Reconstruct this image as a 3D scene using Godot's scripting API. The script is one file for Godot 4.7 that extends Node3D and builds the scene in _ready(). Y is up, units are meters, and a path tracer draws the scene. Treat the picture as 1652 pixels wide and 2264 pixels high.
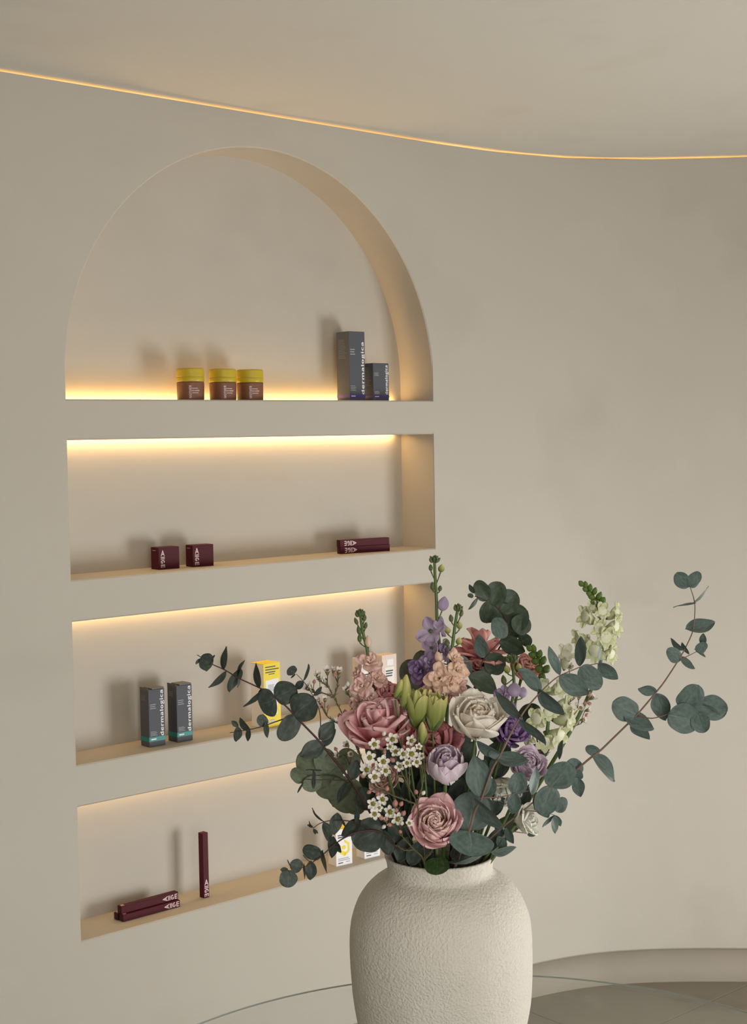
extends Node3D
# A plastered treatment room: arched niche with shelves, cove light, and a vase of flowers on a glass table.
# World: metres, y up, the camera stands at x = 0, z = 0 and looks along -z.

const TH := 0.7243                                  # the niche wall is turned by this angle
const ORG := Vector3(-0.2470, 0.0, -3.5294)         # foot of the arch's middle axis on the wall face
const CEIL := 2.381
const NICHE_R := 0.548
const DEPTH := 0.1275
const SILL1 := 1.6983
const TOP2 := 1.6098
const SILL2 := 1.3061
const TOP3 := 1.2151
const SILL3 := 0.9004
const TOP4 := 0.8083
const SILL4 := 0.5102
const TABLE_Y := 0.750
const MOUTH := Vector3(0.081, 1.0434, -1.95)        # middle of the vase's mouth; the bouquet is measured from here

var M := {}
var used := {}
var rng := RandomNumberGenerator.new()
var cache := {}

# ---------------------------------------------------------------- helpers
func c8(r: int, g: int, b: int) -> Color:
	return Color8(r, g, b)

func WP(t: float, y: float, n: float) -> Vector3:   # along the niche wall, up, out into the room
	return ORG + t * Vector3(cos(TH), 0, -sin(TH)) + Vector3(0, y, 0) + n * Vector3(sin(TH), 0, cos(TH))

func numbered(called: String) -> String:
	if not used.has(called):
		used[called] = 0
		return called
	used[called] += 1
	return "%s_%03d" % [called, used[called]]

func tag(o: Node3D, label: String, category: String, group := "") -> Node3D:
	o.set_meta("label", label)
	o.set_meta("category", category)
	if group != "":
		o.set_meta("group", group)
	return o

func thing(called: String, label: String, category: String, at := Vector3.ZERO, turn := 0.0, group := "") -> Node3D:
	var o := Node3D.new()
	o.name = numbered(called)
	add_child(o)
	o.position = at
	o.rotation.y = turn
	return tag(o, label, category, group)

func part(called: String, mesh: Mesh, mat: Material, parent: Node) -> MeshInstance3D:
	var o := MeshInstance3D.new()
	o.mesh = mesh
	o.material_override = mat
	o.name = called
	parent.add_child(o, true)
	return o

func structure(called: String, mesh: Mesh, mat: Material) -> MeshInstance3D:
	var o := part(called, mesh, mat, self)
	o.set_meta("kind", "structure")
	return o

func begin() -> SurfaceTool:
	var st := SurfaceTool.new()
	st.begin(Mesh.PRIMITIVE_TRIANGLES)
	st.set_smooth_group(0)
	return st

func done(st: SurfaceTool) -> ArrayMesh:
	st.generate_normals()
	return st.commit()

func tri(st: SurfaceTool, a: Vector3, b: Vector3, c: Vector3) -> void:
	for p in [a, b, c]:
		st.set_uv(Vector2.ZERO)
		st.add_vertex(p)

func quad(st: SurfaceTool, a: Vector3, b: Vector3, c: Vector3, d: Vector3) -> void:
	tri(st, a, b, c); tri(st, a, c, d)

func grid(st: SurfaceTool, rows: Array, flip := false, cols := []) -> void:
	for i in rows.size() - 1:
		var n: int = rows[i].size()
		for j in n - 1:
			var idx := [[i, j], [i, j + 1], [i + 1, j + 1], [i, j], [i + 1, j + 1], [i + 1, j]]
			if flip:
				idx = [[i, j], [i + 1, j + 1], [i, j + 1], [i, j], [i + 1, j], [i + 1, j + 1]]
			for k in idx:
				if cols:
					st.set_color(cols[k[0]][k[1]])
				st.set_uv(Vector2(float(k[1]) / (n - 1), float(k[0]) / (rows.size() - 1)))
				st.add_vertex(rows[k[0]][k[1]])

func box(st: SurfaceTool, lo: Vector3, hi: Vector3, b := 0.0) -> void:   # a box with chamfered edges
	st.set_smooth_group(-1)
	if b <= 0.0:
		var p := []
		for k in 8:
			p.append(Vector3(hi.x if k & 1 else lo.x, hi.y if k & 2 else lo.y, hi.z if k & 4 else lo.z))
		for f in [[4, 6, 7, 5], [1, 3, 2, 0], [5, 7, 3, 1], [0, 2, 6, 4], [6, 2, 3, 7], [0, 4, 5, 1]]:
			quad(st, p[f[0]], p[f[1]], p[f[2]], p[f[3]])
		return
	var v := {}
	for k in 8:
		var s := Vector3(1 if k & 1 else -1, 1 if k & 2 else -1, 1 if k & 4 else -1)
		var c := Vector3(hi.x if k & 1 else lo.x, hi.y if k & 2 else lo.y, hi.z if k & 4 else lo.z)
		for a in 3:
			var q := c - s * b
			q[a] = c[a]
			v[k * 3 + a] = q
	for f in [[4, 6, 7, 5, 2], [1, 3, 2, 0, 2], [5, 7, 3, 1, 0], [0, 2, 6, 4, 0], [6, 2, 3, 7, 1], [0, 4, 5, 1, 1]]:
		var a: int = f[4]
		quad(st, v[f[0] * 3 + a], v[f[1] * 3 + a], v[f[2] * 3 + a], v[f[3] * 3 + a])
	var mid := (lo + hi) / 2
	for e in [[0, 1], [2, 3], [4, 5], [6, 7], [0, 2], [1, 3], [4, 6], [5, 7], [0, 4], [1, 5], [2, 6], [3, 7]]:
		var along := 0 if e[1] - e[0] == 1 else (1 if e[1] - e[0] == 2 else 2)
		var u := (along + 1) % 3
		var w := (along + 2) % 3
		face_out(st, [v[e[0] * 3 + u], v[e[1] * 3 + u], v[e[1] * 3 + w], v[e[0] * 3 + w]], mid)
	for k in 8:
		face_out(st, [v[k * 3], v[k * 3 + 1], v[k * 3 + 2]], mid)

func face_out(st: SurfaceTool, p: Array, mid: Vector3) -> void:   # front faces run clockwise
	var n: Vector3 = (p[1] - p[0]).cross(p[2] - p[0])
	var q := p.duplicate()
	if n.dot(p[0] - mid) > 0:
		q.reverse()
	for k in range(1, q.size() - 1):
		tri(st, q[0], q[k], q[k + 1])

func box_mesh(lo: Vector3, hi: Vector3, b := 0.0) -> ArrayMesh:
	var st := begin()
	box(st, lo, hi, b)
	return done(st)

func lathe(st: SurfaceTool, prof: Array, sides := 48, wobble := 0.0, seed_ := 1) -> void:   # prof: Vector2(r, y) from bottom to top, outside
	var rows := []
	var q := [prof[0]]                       # keep corners crisp: extra rings close to both ends of every long run
	for i in range(1, prof.size()):
		var a: Vector2 = prof[i - 1]
		var b: Vector2 = prof[i]
		if a.distance_to(b) > 0.012:
			q.append(a.move_toward(b, 0.0015))
			q.append(b.move_toward(a, 0.0015))
		q.append(b)
	prof = q
	var nz := FastNoiseLite.new()
	nz.seed = seed_
	nz.frequency = 1.0
	for p in prof:
		var row := []
		for k in sides + 1:
			var a := TAU * (k % sides) / sides
			var r: float = p.x
			if wobble > 0:
				r += wobble * nz.get_noise_3d(cos(a) * 1.2, p.y * 9.0, sin(a) * 1.2)
			row.append(Vector3(cos(a) * r, p.y, sin(a) * r))
		rows.append(row)
	grid(st, rows, true)

func tube(st: SurfaceTool, path: Array, radii: Array, sides := 6, hollow := 0.0) -> void:
	var rows := []
	var n := Vector3.ZERO
	for i in path.size():
		var d: Vector3 = (path[mini(i + 1, path.size() - 1)] - path[maxi(i - 1, 0)]).normalized()
		if n == Vector3.ZERO:
			n = d.cross(Vector3(0.3, 0.2, 0.9)).normalized()
		n = (n - d * n.dot(d)).normalized()
		var b := d.cross(n)
		var row := []
		var r: float = radii[i] if radii.size() > 1 else radii[0]
		for k in sides + 1:
			var a := TAU * (k % sides) / sides
			row.append(path[i] + (n * cos(a) + b * sin(a)) * r)
		rows.append(row)
	var cap := []
	for k in sides + 1:
		cap.append(path[-1].lerp(path[-2], hollow))
	rows.append(cap)
	var cap0 := []
	for k in sides + 1:
		cap0.append(path[0])
	rows.push_front(cap0)
	grid(st, rows, true)

func smooth(path: Array, per := 4) -> Array:   # Catmull-Rom through the points
	var out := []
	for i in path.size() - 1:
		var a: Vector3 = path[maxi(i - 1, 0)]
		var b: Vector3 = path[i]
		var c: Vector3 = path[i + 1]
		var d: Vector3 = path[mini(i + 2, path.size() - 1)]
		for k in per:
			out.append(b.cubic_interpolate(c, a, d, float(k) / per))
	out.append(path[-1])
	return out

func taper(n: int, a: float, b: float) -> Array:
	var out := []
	for i in n:
		out.append(lerpf(a, b, float(i) / maxi(n - 1, 1)))
	return out

# ---------------------------------------------------------------- materials
func noise_image(size: int, seed_: int, freq: float, oct: int, kind := FastNoiseLite.TYPE_SIMPLEX_SMOOTH) -> Image:
	var n := FastNoiseLite.new()
	n.noise_type = kind
	n.seed = seed_
	n.frequency = freq
	n.fractal_octaves = oct
	n.fractal_gain = 0.55
	return n.get_seamless_image(size, size)

func ramp_texture(img: Image, stops: Array) -> ImageTexture:   # grey image -> colours, through evenly spaced stops
	var lut := []
	for k in 256:
		var x := k / 255.0 * (stops.size() - 1)
		var i := mini(int(x), stops.size() - 2)
		lut.append((stops[i] as Color).lerp(stops[i + 1], x - i))
	var out := Image.create(img.get_width(), img.get_height(), false, Image.FORMAT_RGB8)
	for y in img.get_height():
		for x in img.get_width():
			out.set_pixel(x, y, lut[int(img.get_pixel(x, y).r * 255.0)])
	return ImageTexture.create_from_image(out)

func mat(col: Color, rough := 0.6, spec := 0.5) -> StandardMaterial3D:
	var m := StandardMaterial3D.new()
	m.albedo_color = col
	m.roughness = rough
	m.metallic_specular = spec
	m.cull_mode = BaseMaterial3D.CULL_DISABLED
	return m

func blotchy(base: Color, vary: float, scale: float, seed_: int, rough: float, warm := 0.0) -> StandardMaterial3D:
	var m := mat(Color.WHITE, rough)
	var a := base.darkened(vary)
	var b := base.lightened(vary)
	a = Color(a.r * (1 + warm), a.g, a.b * (1 - warm))
	m.albedo_texture = ramp_texture(noise_image(512, seed_, 0.007, 4), [a, base, base, b])
	m.uv1_triplanar = true
	m.uv1_world_triplanar = true
	m.uv1_scale = Vector3.ONE * scale
	return m

func relief(m: StandardMaterial3D, img: Image, scale: float) -> void:
	m.heightmap_enabled = true
	m.heightmap_texture = ImageTexture.create_from_image(img)
	m.heightmap_scale = scale

func make_materials() -> void:
	M.plaster = blotchy(c8(187, 181, 170), 0.05, 0.42, 11, 0.6, 0.004)
	relief(M.plaster, noise_image(512, 21, 0.011, 3), 0.25)
	M.ceiling = blotchy(c8(215, 211, 201), 0.025, 0.6, 12, 0.6, 0.008)
	M.niche = blotchy(c8(216, 206, 190), 0.05, 0.8, 13, 0.6, 0.01)
	M.base = blotchy(c8(152, 143, 129), 0.04, 0.7, 14, 0.6, 0.01)
	M.tile = blotchy(c8(136, 128, 115), 0.12, 0.8, 15, 0.5)
	M.grout = mat(c8(104, 97, 88), 0.9)
	M.plain_wall = mat(c8(208, 203, 192), 0.8)
	M.vase = blotchy(c8(216, 209, 198), 0.035, 8.0, 16, 0.9)
	relief(M.vase, noise_image(512, 17, 0.05, 3), 0.16)
	M.glass = mat(Color(0.62, 0.70, 0.67, 0.06), 0.02, 0.27)
	M.glass.transparency = BaseMaterial3D.TRANSPARENCY_ALPHA
	M.pane = mat(Color(0.9, 0.96, 0.95, 0.06), 0.02, 0.5)
	M.pane.transparency = BaseMaterial3D.TRANSPARENCY_ALPHA
	M.glass_edge = mat(c8(150, 156, 150), 0.12, 0.6)
	M.steel = mat(c8(70, 68, 66), 0.4)
	M.steel.metallic = 0.7
	M.white_frame = mat(c8(225, 222, 214), 0.5)
	M.led = mat(c8(255, 214, 150), 0.5)
	M.led.emission_enabled = true
	M.led.emission = c8(255, 210, 140)
	M.led.emission_energy_multiplier = 1.2
	M.jar_brown = mat(c8(124, 80, 58), 0.45)
	M.jar_lid = mat(c8(196, 172, 42), 0.42)
	M.card_grey = mat(c8(88, 91, 99), 0.6, 0.35)
	M.card_grey_side = mat(c8(92, 92, 94), 0.55)
	M.card_violet = mat(c8(84, 66, 150), 0.5)
	M.card_teal = mat(c8(30, 138, 136), 0.5)
	M.print_white = mat(c8(236, 236, 236), 0.6)
	M.print_grey = mat(c8(160, 163, 168), 0.6)
	M.print_dark = mat(c8(70, 72, 88), 0.6)
	M.print_pale = mat(c8(180, 182, 196), 0.6)
	M.burgundy = mat(c8(76, 18, 30), 0.5, 0.3)
	M.burgundy_dark = mat(c8(40, 12, 16), 0.6)
	M.print_pink = mat(c8(222, 200, 202), 0.6)
	M.sticker = mat(c8(205, 178, 160), 0.6)
	M.yellow = mat(c8(240, 216, 28), 0.5)
	M.white_card = mat(c8(240, 238, 240), 0.5)
	M.bottle = mat(c8(238, 232, 226), 0.4)
	M.bottle_pink = mat(c8(226, 208, 196), 0.45)

# ---------------------------------------------------------------- camera, sky, lights
func set_stage() -> void:
	var cam := Camera3D.new()
	cam.name = "camera"
	cam.fov = 2.0 * rad_to_deg(atan(1132.0 / 3240.0))
	cam.near = 0.05
	add_child(cam)
	cam.position = Vector3(0, 1.607, 0)
	cam.basis = Basis(Vector3.RIGHT, -0.0517) * Basis(Vector3.BACK, -0.0175)
	cam.current = true
	var sky := ProceduralSkyMaterial.new()
	sky.sky_top_color = c8(206, 214, 222)
	sky.sky_horizon_color = c8(226, 228, 228)
	sky.ground_bottom_color = c8(150, 146, 138)
	sky.ground_horizon_color = c8(196, 194, 188)
	sky.sky_energy_multiplier = 1.0
	var env := Environment.new()
	env.background_mode = Environment.BG_SKY
	env.sky = Sky.new()
	env.sky.sky_material = sky
	env.tonemap_mode = Environment.TONE_MAPPER_LINEAR
	env.tonemap_exposure = 1.09
	env.sdfgi_enabled = true
	env.ssao_enabled = true
	env.ssil_enabled = true
	var we := WorldEnvironment.new()
	we.name = "surroundings"
	we.environment = env
	add_child(we)
	# daylight: a narrow glazed door on the right, a wide window behind the camera
	window_light(Vector3(2.22, 0.53, -2.70), Vector3(-1, 0, 0), Vector2(0.90, 0.94), c8(255, 254, 251), 3.6)
	window_light(Vector3(1.15, 1.10, 0.96), Vector3(0, 0, -1), Vector2(1.9, 1.9), c8(255, 254, 251), 4.3)

func window_light(at: Vector3, facing: Vector3, size: Vector2, col: Color, energy: float) -> void:
	var l := AreaLight3D.new()
	l.name = "daylight"
	l.area_size = size
	l.area_normalize_energy = true
	l.light_energy = energy
	l.light_color = col
	l.shadow_enabled = true
	l.area_range = 12.0
	l.area_attenuation = 2.0
	add_child(l, true)
	l.look_at_from_position(at, at + facing, Vector3.UP)

func strip_light(a: Vector3, b: Vector3, facing: Vector3, width: float, energy: float, parent: Node) -> void:   # an area light along a led strip
	var l := AreaLight3D.new()
	l.name = "strip_glow"
	l.area_size = Vector2(a.distance_to(b), width)
	l.area_normalize_energy = true
	l.light_energy = energy
	l.light_color = c8(255, 204, 130)
	l.shadow_enabled = true
	l.area_range = 6.0
	l.area_attenuation = 2.0
	parent.add_child(l, true)
	var x := (b - a).normalized()
	var z := -facing
	l.global_transform = Transform3D(Basis(x, z.cross(x), z), (a + b) / 2)

# ---------------------------------------------------------------- the room
var path := []      # plan of the niche wall's face, left to right
var outn := []      # its normals into the room

func plan_wall() -> void:
	for t in [-4.4, -3.4, -2.4, -1.6, -1.2, -0.9, -0.548, -0.2, 0.2, 0.548]:
		path.append(WP(t, 0, 0))
	var c := []
	for p in [[-0.10, 4.3205], [0.08, 4.480], [0.215, 4.600], [0.416, 4.752], [0.573, 4.842], [0.729, 4.901], [0.884, 4.926], [1.035, 4.931], [1.184, 4.925], [1.30, 4.914], [1.6, 4.87], [2.1, 4.74], [2.45, 4.63], [2.75, 4.53], [2.9, 4.48]]:
		c.append(Vector3(p[0], 0, -p[1]) * 0.85)
	c = smooth(c, 5)
	for i in range(10, c.size() - 5):
		path.append(c[i])
	for i in path.size():
		var d: Vector3 = (path[mini(i + 1, path.size() - 1)] - path[maxi(i - 1, 0)]).normalized()
		outn.append(Vector3(-d.z, 0, d.x))
	for i in 9:
		outn[i] = Vector3(sin(TH), 0, cos(TH))

func wall_top(i: int) -> float:                 # the hand-plastered upper edge of the wall under the cove
	return CEIL - 0.0062

func arch_outline(grow: float) -> Array:        # Vector2(t, y), starting at the right foot and running up and over
	var out := []
	out.append(Vector2(NICHE_R + grow, SILL1 - grow))
	var spring := SILL1 + 0.0485
	for k in 73:
		var a := PI * k / 72.0
		out.append(Vector2(cos(a) * (NICHE_R + grow), spring + sin(a) * (NICHE_R + grow)))
	out.append(Vector2(-NICHE_R - grow, SILL1 - grow))
	return out

func rect_outline(y0: float, y1: float, grow: float) -> Array:
	var r := NICHE_R + grow
	return [Vector2(r, y0 - grow), Vector2(r, y1 + grow), Vector2(-r, y1 + grow), Vector2(-r, y0 - grow)]

func niche(st: SurfaceTool, front: Array, inner: Array, led_up: bool, y_led: float) -> void:
	# chamfered lip, reveal, back; the LED groove runs along the back of the sill (arch) or of the soffit
	var n := front.size()
	for k in n:
		var a: Vector2 = front[k]
		var b: Vector2 = front[(k + 1) % n]
		var c: Vector2 = inner[(k + 1) % n]
		var d: Vector2 = inner[k]
		var lit := (led_up and k == n - 1) or (not led_up and k == 1)
		st.set_smooth_group(-1 if n == 4 or k == n - 1 or k == 0 or k == n - 2 else 1)
		quad(st, WP(b.x, b.y, 0), WP(a.x, a.y, 0), WP(d.x, d.y, -0.003), WP(c.x, c.y, -0.003))
		st.set_smooth_group(-1 if n == 4 or k == n - 1 or k == 0 or k == n - 2 else 2)
		var back := -DEPTH + (0.022 if lit else 0.0)
		quad(st, WP(c.x, c.y, -0.003), WP(d.x, d.y, -0.003), WP(d.x, d.y, back), WP(c.x, c.y, back))
		if lit:
			var dy := -0.014 if led_up else 0.014
			quad(st, WP(c.x, c.y, back), WP(d.x, d.y, back), WP(d.x, d.y + dy, back), WP(c.x, c.y + dy, back))
			quad(st, WP(c.x, c.y + dy, back), WP(d.x, d.y + dy, back), WP(d.x, d.y + dy, -DEPTH), WP(c.x, c.y + dy, -DEPTH))
			quad(st, WP(c.x, c.y + dy, -DEPTH), WP(d.x, d.y + dy, -DEPTH), WP(d.x, d.y, -DEPTH), WP(c.x, c.y, -DEPTH))
			for s in [-1, 1]:      # the groove's ends
				var x: float = NICHE_R * s
				quad(st, WP(x, d.y, back), WP(x, d.y + dy, back), WP(x, d.y + dy, -DEPTH), WP(x, d.y, -DEPTH))
	st.set_smooth_group(-1)
	var mid := Vector2.ZERO
	for q in inner:
		mid += q / n
	for k in n:
		var a: Vector2 = inner[k]
		var b: Vector2 = inner[(k + 1) % n]
		tri(st, WP(mid.x, mid.y, -DEPTH), WP(b.x, b.y, -DEPTH), WP(a.x, a.y, -DEPTH))

func build_wall() -> void:
	plan_wall()
	var g := 0.003
	var bottom := 0.105
	var st := begin()
	st.set_smooth_group(-1)
	var top := wall_top(0)
	var face := func(t0: float, y0: float, t1: float, y1: float) -> void:
		quad(st, WP(t0, y0, 0), WP(t0, y1, 0), WP(t1, y1, 0), WP(t1, y0, 0))
	face.call(-4.4, bottom, -NICHE_R - g, top)
	var r := NICHE_R + g
	face.call(-r, bottom, r, SILL4 - g)
	face.call(-r, TOP4 + g, r, SILL3 - g)
	face.call(-r, TOP3 + g, r, SILL2 - g)
	face.call(-r, TOP2 + g, r, SILL1 - g)
	var arch := arch_outline(g)
	for k in range(1, arch.size() - 2):
		var a: Vector2 = arch[k]
		var b: Vector2 = arch[k + 1]
		quad(st, WP(b.x, b.y, 0), WP(b.x, top, 0), WP(a.x, top, 0), WP(a.x, a.y, 0))
	niche(st, arch, arch_outline(0), true, SILL1)
	niche(st, rect_outline(SILL2, TOP2, g), rect_outline(SILL2, TOP2, 0), false, TOP2)
	niche(st, rect_outline(SILL3, TOP3, g), rect_outline(SILL3, TOP3, 0), false, TOP3)
	niche(st, rect_outline(SILL4, TOP4, g), rect_outline(SILL4, TOP4, 0), false, TOP4)
	# the curved run to the right of the niches, with a rounded lower lip along its whole length
	st.set_smooth_group(3)
	var rows := []
	for y in [bottom, 0.3, 0.7, 1.2, 1.7, 2.1, top]:
		var row := []
		for i in range(9, path.size()):
			row.append(path[i] + Vector3(0, y, 0))
		rows.append(row)
	grid(st, rows, true)
	st.set_smooth_group(4)
	rows = []
	for q in [[0.0, bottom], [-0.002, bottom - 0.004], [-0.006, bottom - 0.006], [-0.02, bottom - 0.006]]:
		var row := []
		for i in path.size():
			row.append(path[i] + outn[i] * q[0] + Vector3(0, q[1], 0))
		rows.append(row)
	grid(st, rows, false)
	# the top: a thin lip, the cove channel behind it, and the wall's rear face
	st.set_smooth_group(-1)
	rows = []
	for q in [[0.0, top], [-0.008, top], [-0.008, CEIL - 0.024], [-0.055, CEIL - 0.024], [-0.055, CEIL], [-0.24, CEIL], [-0.24, 0.0]]:
		var row := []
		for i in path.size():
			row.append(path[i] + outn[i] * q[0] + Vector3(0, q[1], 0))
		rows.append(row)
	grid(st, rows, true)
	structure("wall_back", done(st), M.plaster)
	# baseboard, set back under the lip
	st = begin()
	rows = []
	for q in [[-0.012, 0.0], [-0.012, bottom - 0.006], [-0.03, bottom - 0.006]]:
		var row := []
		for i in path.size():
			row.append(path[i] + outn[i] * q[0] + Vector3(0, q[1], 0))
		rows.append(row)
	grid(st, rows, true)
	structure("baseboard_back", done(st), M.base)

func led(label: String, a: Vector3, b: Vector3, facing: Vector3, width: float, energy: float) -> void:
	var o := thing("light_strip", label, "light", a)
	var st := begin()
	var x := (b - a).normalized()
	var s := facing.cross(x).normalized() * width / 2
	var f := facing * 0.002
	var p := Vector3.ZERO
	var e := b - a
	st.set_smooth_group(-1)
	face_out(st, [p + s + f, e + s + f, e - s + f, p - s + f], p + e / 2 - f)
	face_out(st, [p + s - f, e + s - f, e - s - f, p - s - f], p + e / 2 + f)
	face_out(st, [p + s + f, e + s + f, e + s - f, p + s - f], p + e / 2)
	face_out(st, [p - s + f, e - s + f, e - s - f, p - s - f], p + e / 2)
	part("diffuser", done(st), M.led, o)
	strip_light(a + facing * 0.0035, b + facing * 0.0035, facing, width, energy, o)

func build_lights() -> void:
	var z := -DEPTH + 0.010
	var e := NICHE_R - 0.03
	led("warm light strip in the groove behind the arched niche's sill", WP(-e, SILL1 - 0.006, z), WP(e, SILL1 - 0.006, z), Vector3.UP, 0.010, 0.105)
	led("warm light strip in the soffit of the niche below the arch", WP(-e, TOP2 + 0.007, z), WP(e, TOP2 + 0.007, z), Vector3.DOWN, 0.010, 0.092)
	led("warm light strip in the soffit of the niche with grey cartons", WP(-e, TOP3 + 0.007, z), WP(e, TOP3 + 0.007, z), Vector3.DOWN, 0.010, 0.075)
	led("warm light strip in the soffit of the lowest niche", WP(-e, TOP4 + 0.007, z), WP(e, TOP4 + 0.007, z), Vector3.DOWN, 0.010, 0.066)
	# the cove tape lies in short lengths, not all equally bright
	var run := [path[0]]
	var nrm := [outn[0]]
	for i in range(1, path.size()):
		var n := maxi(1, int(round(path[i - 1].distance_to(path[i]) / 0.42)))
		for k in range(1, n + 1):
			run.append(path[i - 1].lerp(path[i], float(k) / n))
			nrm.append((outn[i - 1] as Vector3).lerp(outn[i], float(k) / n).normalized())
	rng.seed = 77
	var i := 0
	while i < run.size() - 1:
		var j := i + 1
		while j < run.size() - 1 and run[i].distance_to(run[j]) < 0.22:
			j += 1
		var a: Vector3 = run[i] + nrm[i] * -0.021 + Vector3(0, CEIL - 0.0125, 0)
		var b: Vector3 = run[j] + nrm[j] * -0.021 + Vector3(0, CEIL - 0.0125, 0)
		led("warm light strip laid in the cove on top of the wall", a, b, Vector3.UP, 0.010, 0.0045 * a.distance_to(b) * rng.randf_range(0.65, 1.5))
		get_child(get_child_count() - 1).set_meta("group", "cove light strips along the ceiling")
		i = j

func build_room() -> void:
	# floor of large tiles on a grout bed
	var bed := box_mesh(Vector3(-4.2, -0.15, -4.6), Vector3(2.5, -0.004, 1.3))
	var fl := structure("floor", bed, M.grout)
	var sz := 0.9
	var ang := TH
	var tile := box_mesh(Vector3(-sz / 2 + 0.001, -0.012, -sz / 2 + 0.001), Vector3(sz / 2 - 0.001, 0, sz / 2 - 0.001), 0.0008)
	for i in range(-8, 9):
		for j in range(-8, 9):
			var p := WP(0.804 + (i + 0.5) * sz, 0, 0.386 + (j + 0.5) * sz)
			if p.x < -4.5 or p.x > 2.9 or p.z < -5.0 or p.z > 1.7:
				continue
			var o := part("tile", tile, M.tile, fl)
			o.position = p
			o.rotation.y = ang
	structure("ceiling", box_mesh(Vector3(-4.2, CEIL, -4.6), Vector3(2.5, CEIL + 0.2, 1.3)), M.ceiling)
	# left wall, closing the room from the niche wall's end to the window wall
	structure("wall_left", box_mesh(Vector3(-3.75, 0, -0.72), Vector3(-3.55, CEIL, 1.24)), M.plain_wall)
	# right wall with the glazed door, front wall with the window
	opening_wall("wall_right", Vector3(2.25, 0, 1.2), PI / 2, 5.2, 3.45, 4.35, 0.05, 1.01)
	opening_wall("wall_front", Vector3(-3.75, 0, 1.04), 0.0, 6.0, 3.95, 5.85, 0.15, 2.05)
	window_unit("window_1", Vector3(2.33, 0, 1.2), PI / 2, 3.45, 4.35, 0.05, 1.01, 1)
	window_unit("window_2", Vector3(-3.75, 0, 1.12), 0.0, 3.95, 5.85, 0.15, 2.05, 2)

func opening_wall(called: String, at: Vector3, turn: float, length: float, x0: float, x1: float, y0: float, y1: float) -> void:
	var st := begin()
	box(st, Vector3(0, 0, 0), Vector3(x0, CEIL, 0.2))
	box(st, Vector3(x1, 0, 0), Vector3(length, CEIL, 0.2))
	box(st, Vector3(x0, 0, 0), Vector3(x1, y0, 0.2))
	box(st, Vector3(x0, y1, 0), Vector3(x1, CEIL, 0.2))
	var o := structure(called, done(st), M.plain_wall)
	o.position = at
	o.rotation.y = turn

func window_unit(called: String, at: Vector3, turn: float, x0: float, x1: float, y0: float, y1: float, fields: int) -> void:
	var st := begin()
	var b := 0.045
	box(st, Vector3(x0, y0, 0), Vector3(x1, y0 + b, 0.06), 0.003)
	box(st, Vector3(x0, y1 - b, 0), Vector3(x1, y1, 0.06), 0.003)
	for k in fields + 1:
		var x := lerpf(x0 + b / 2, x1 - b / 2, float(k) / fields)
		box(st, Vector3(x - b / 2, y0 + b, 0), Vector3(x + b / 2, y1 - b, 0.06), 0.003)
	var o := structure(called, done(st), M.white_frame)
	o.position = at
	o.rotation.y = turn
	for k in fields:
		var a := lerpf(x0 + b / 2, x1 - b / 2, float(k) / fields) + b / 2
		var c := lerpf(x0 + b / 2, x1 - b / 2, float(k + 1) / fields) - b / 2
		part("pane", box_mesh(Vector3(a, y0 + b, 0.026), Vector3(c, y1 - b, 0.032)), M.pane, o)

# ---------------------------------------------------------------- products on the shelves
func font(bold: bool) -> Font:
	var f := SystemFont.new()
	f.font_names = PackedStringArray(["Droid Sans"])
	f.font_weight = 700 if bold else 400
	return f

func text_mesh(s: String, bold: bool) -> Mesh:
	var key := "text:%s%s" % [s, bold]
	if not cache.has(key):
		var t := TextMesh.new()
		t.text = s
		t.font = font(bold)
		t.font_size = 64
		t.pixel_size = 0.001
		t.depth = 0.004
		t.curve_step = 3.0
		cache[key] = t
	return cache[key]

func lettering(parent: Node, s: String, mid: Vector3, width: float, height: float, turn: float, m: Material, bold := true) -> void:
	# words printed on a carton's face (the face looks along +z of its parent)
	var mesh := text_mesh(s, bold)
	var bb := mesh.get_aabb()
	var o := part("lettering", mesh, m, parent)
	var k := Vector3(width / bb.size.x, height / bb.size.y, 0.05)
	o.transform = Transform3D(Basis(Vector3.BACK, turn) * Basis.from_scale(k), Vector3.ZERO)
	o.position = mid - o.basis * (bb.position + bb.size / 2)

func print_lines(parent: Node, x0: float, x1: float, y: float, step: float, n: int, thick: float, z: float, m: Material, seed_: int, on_side := false) -> void:
	# small print, too small to read
	rng.seed = seed_
	var st := begin()
	for k in n:
		var a := x0
		var b := lerpf(x1, x0, rng.randf() * 0.3)
		var yy := y - k * step
		if on_side:
			box(st, Vector3(-0.0002, yy - thick / 2, a), Vector3(0.0001, yy + thick / 2, b))
		else:
			box(st, Vector3(a, yy - thick / 2, z - 0.0001), Vector3(b, yy + thick / 2, z + 0.0002))
	part("small_print", done(st), m, parent)

func plate(parent: Node, called: String, lo: Vector3, hi: Vector3, m: Material) -> MeshInstance3D:
	return part(called, box_mesh(lo, hi), m, parent)

func carton(called: String, label: String, at: Vector3, turn: float, size: Vector3, m: Material, group: String) -> Node3D:
	var o := thing(called, label, "box", at, TH + turn, group)
	part("body", box_mesh(Vector3(0, 0, -size.z), Vector3(size.x, size.y, 0), 0.0008), m, o)
	return o

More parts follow.
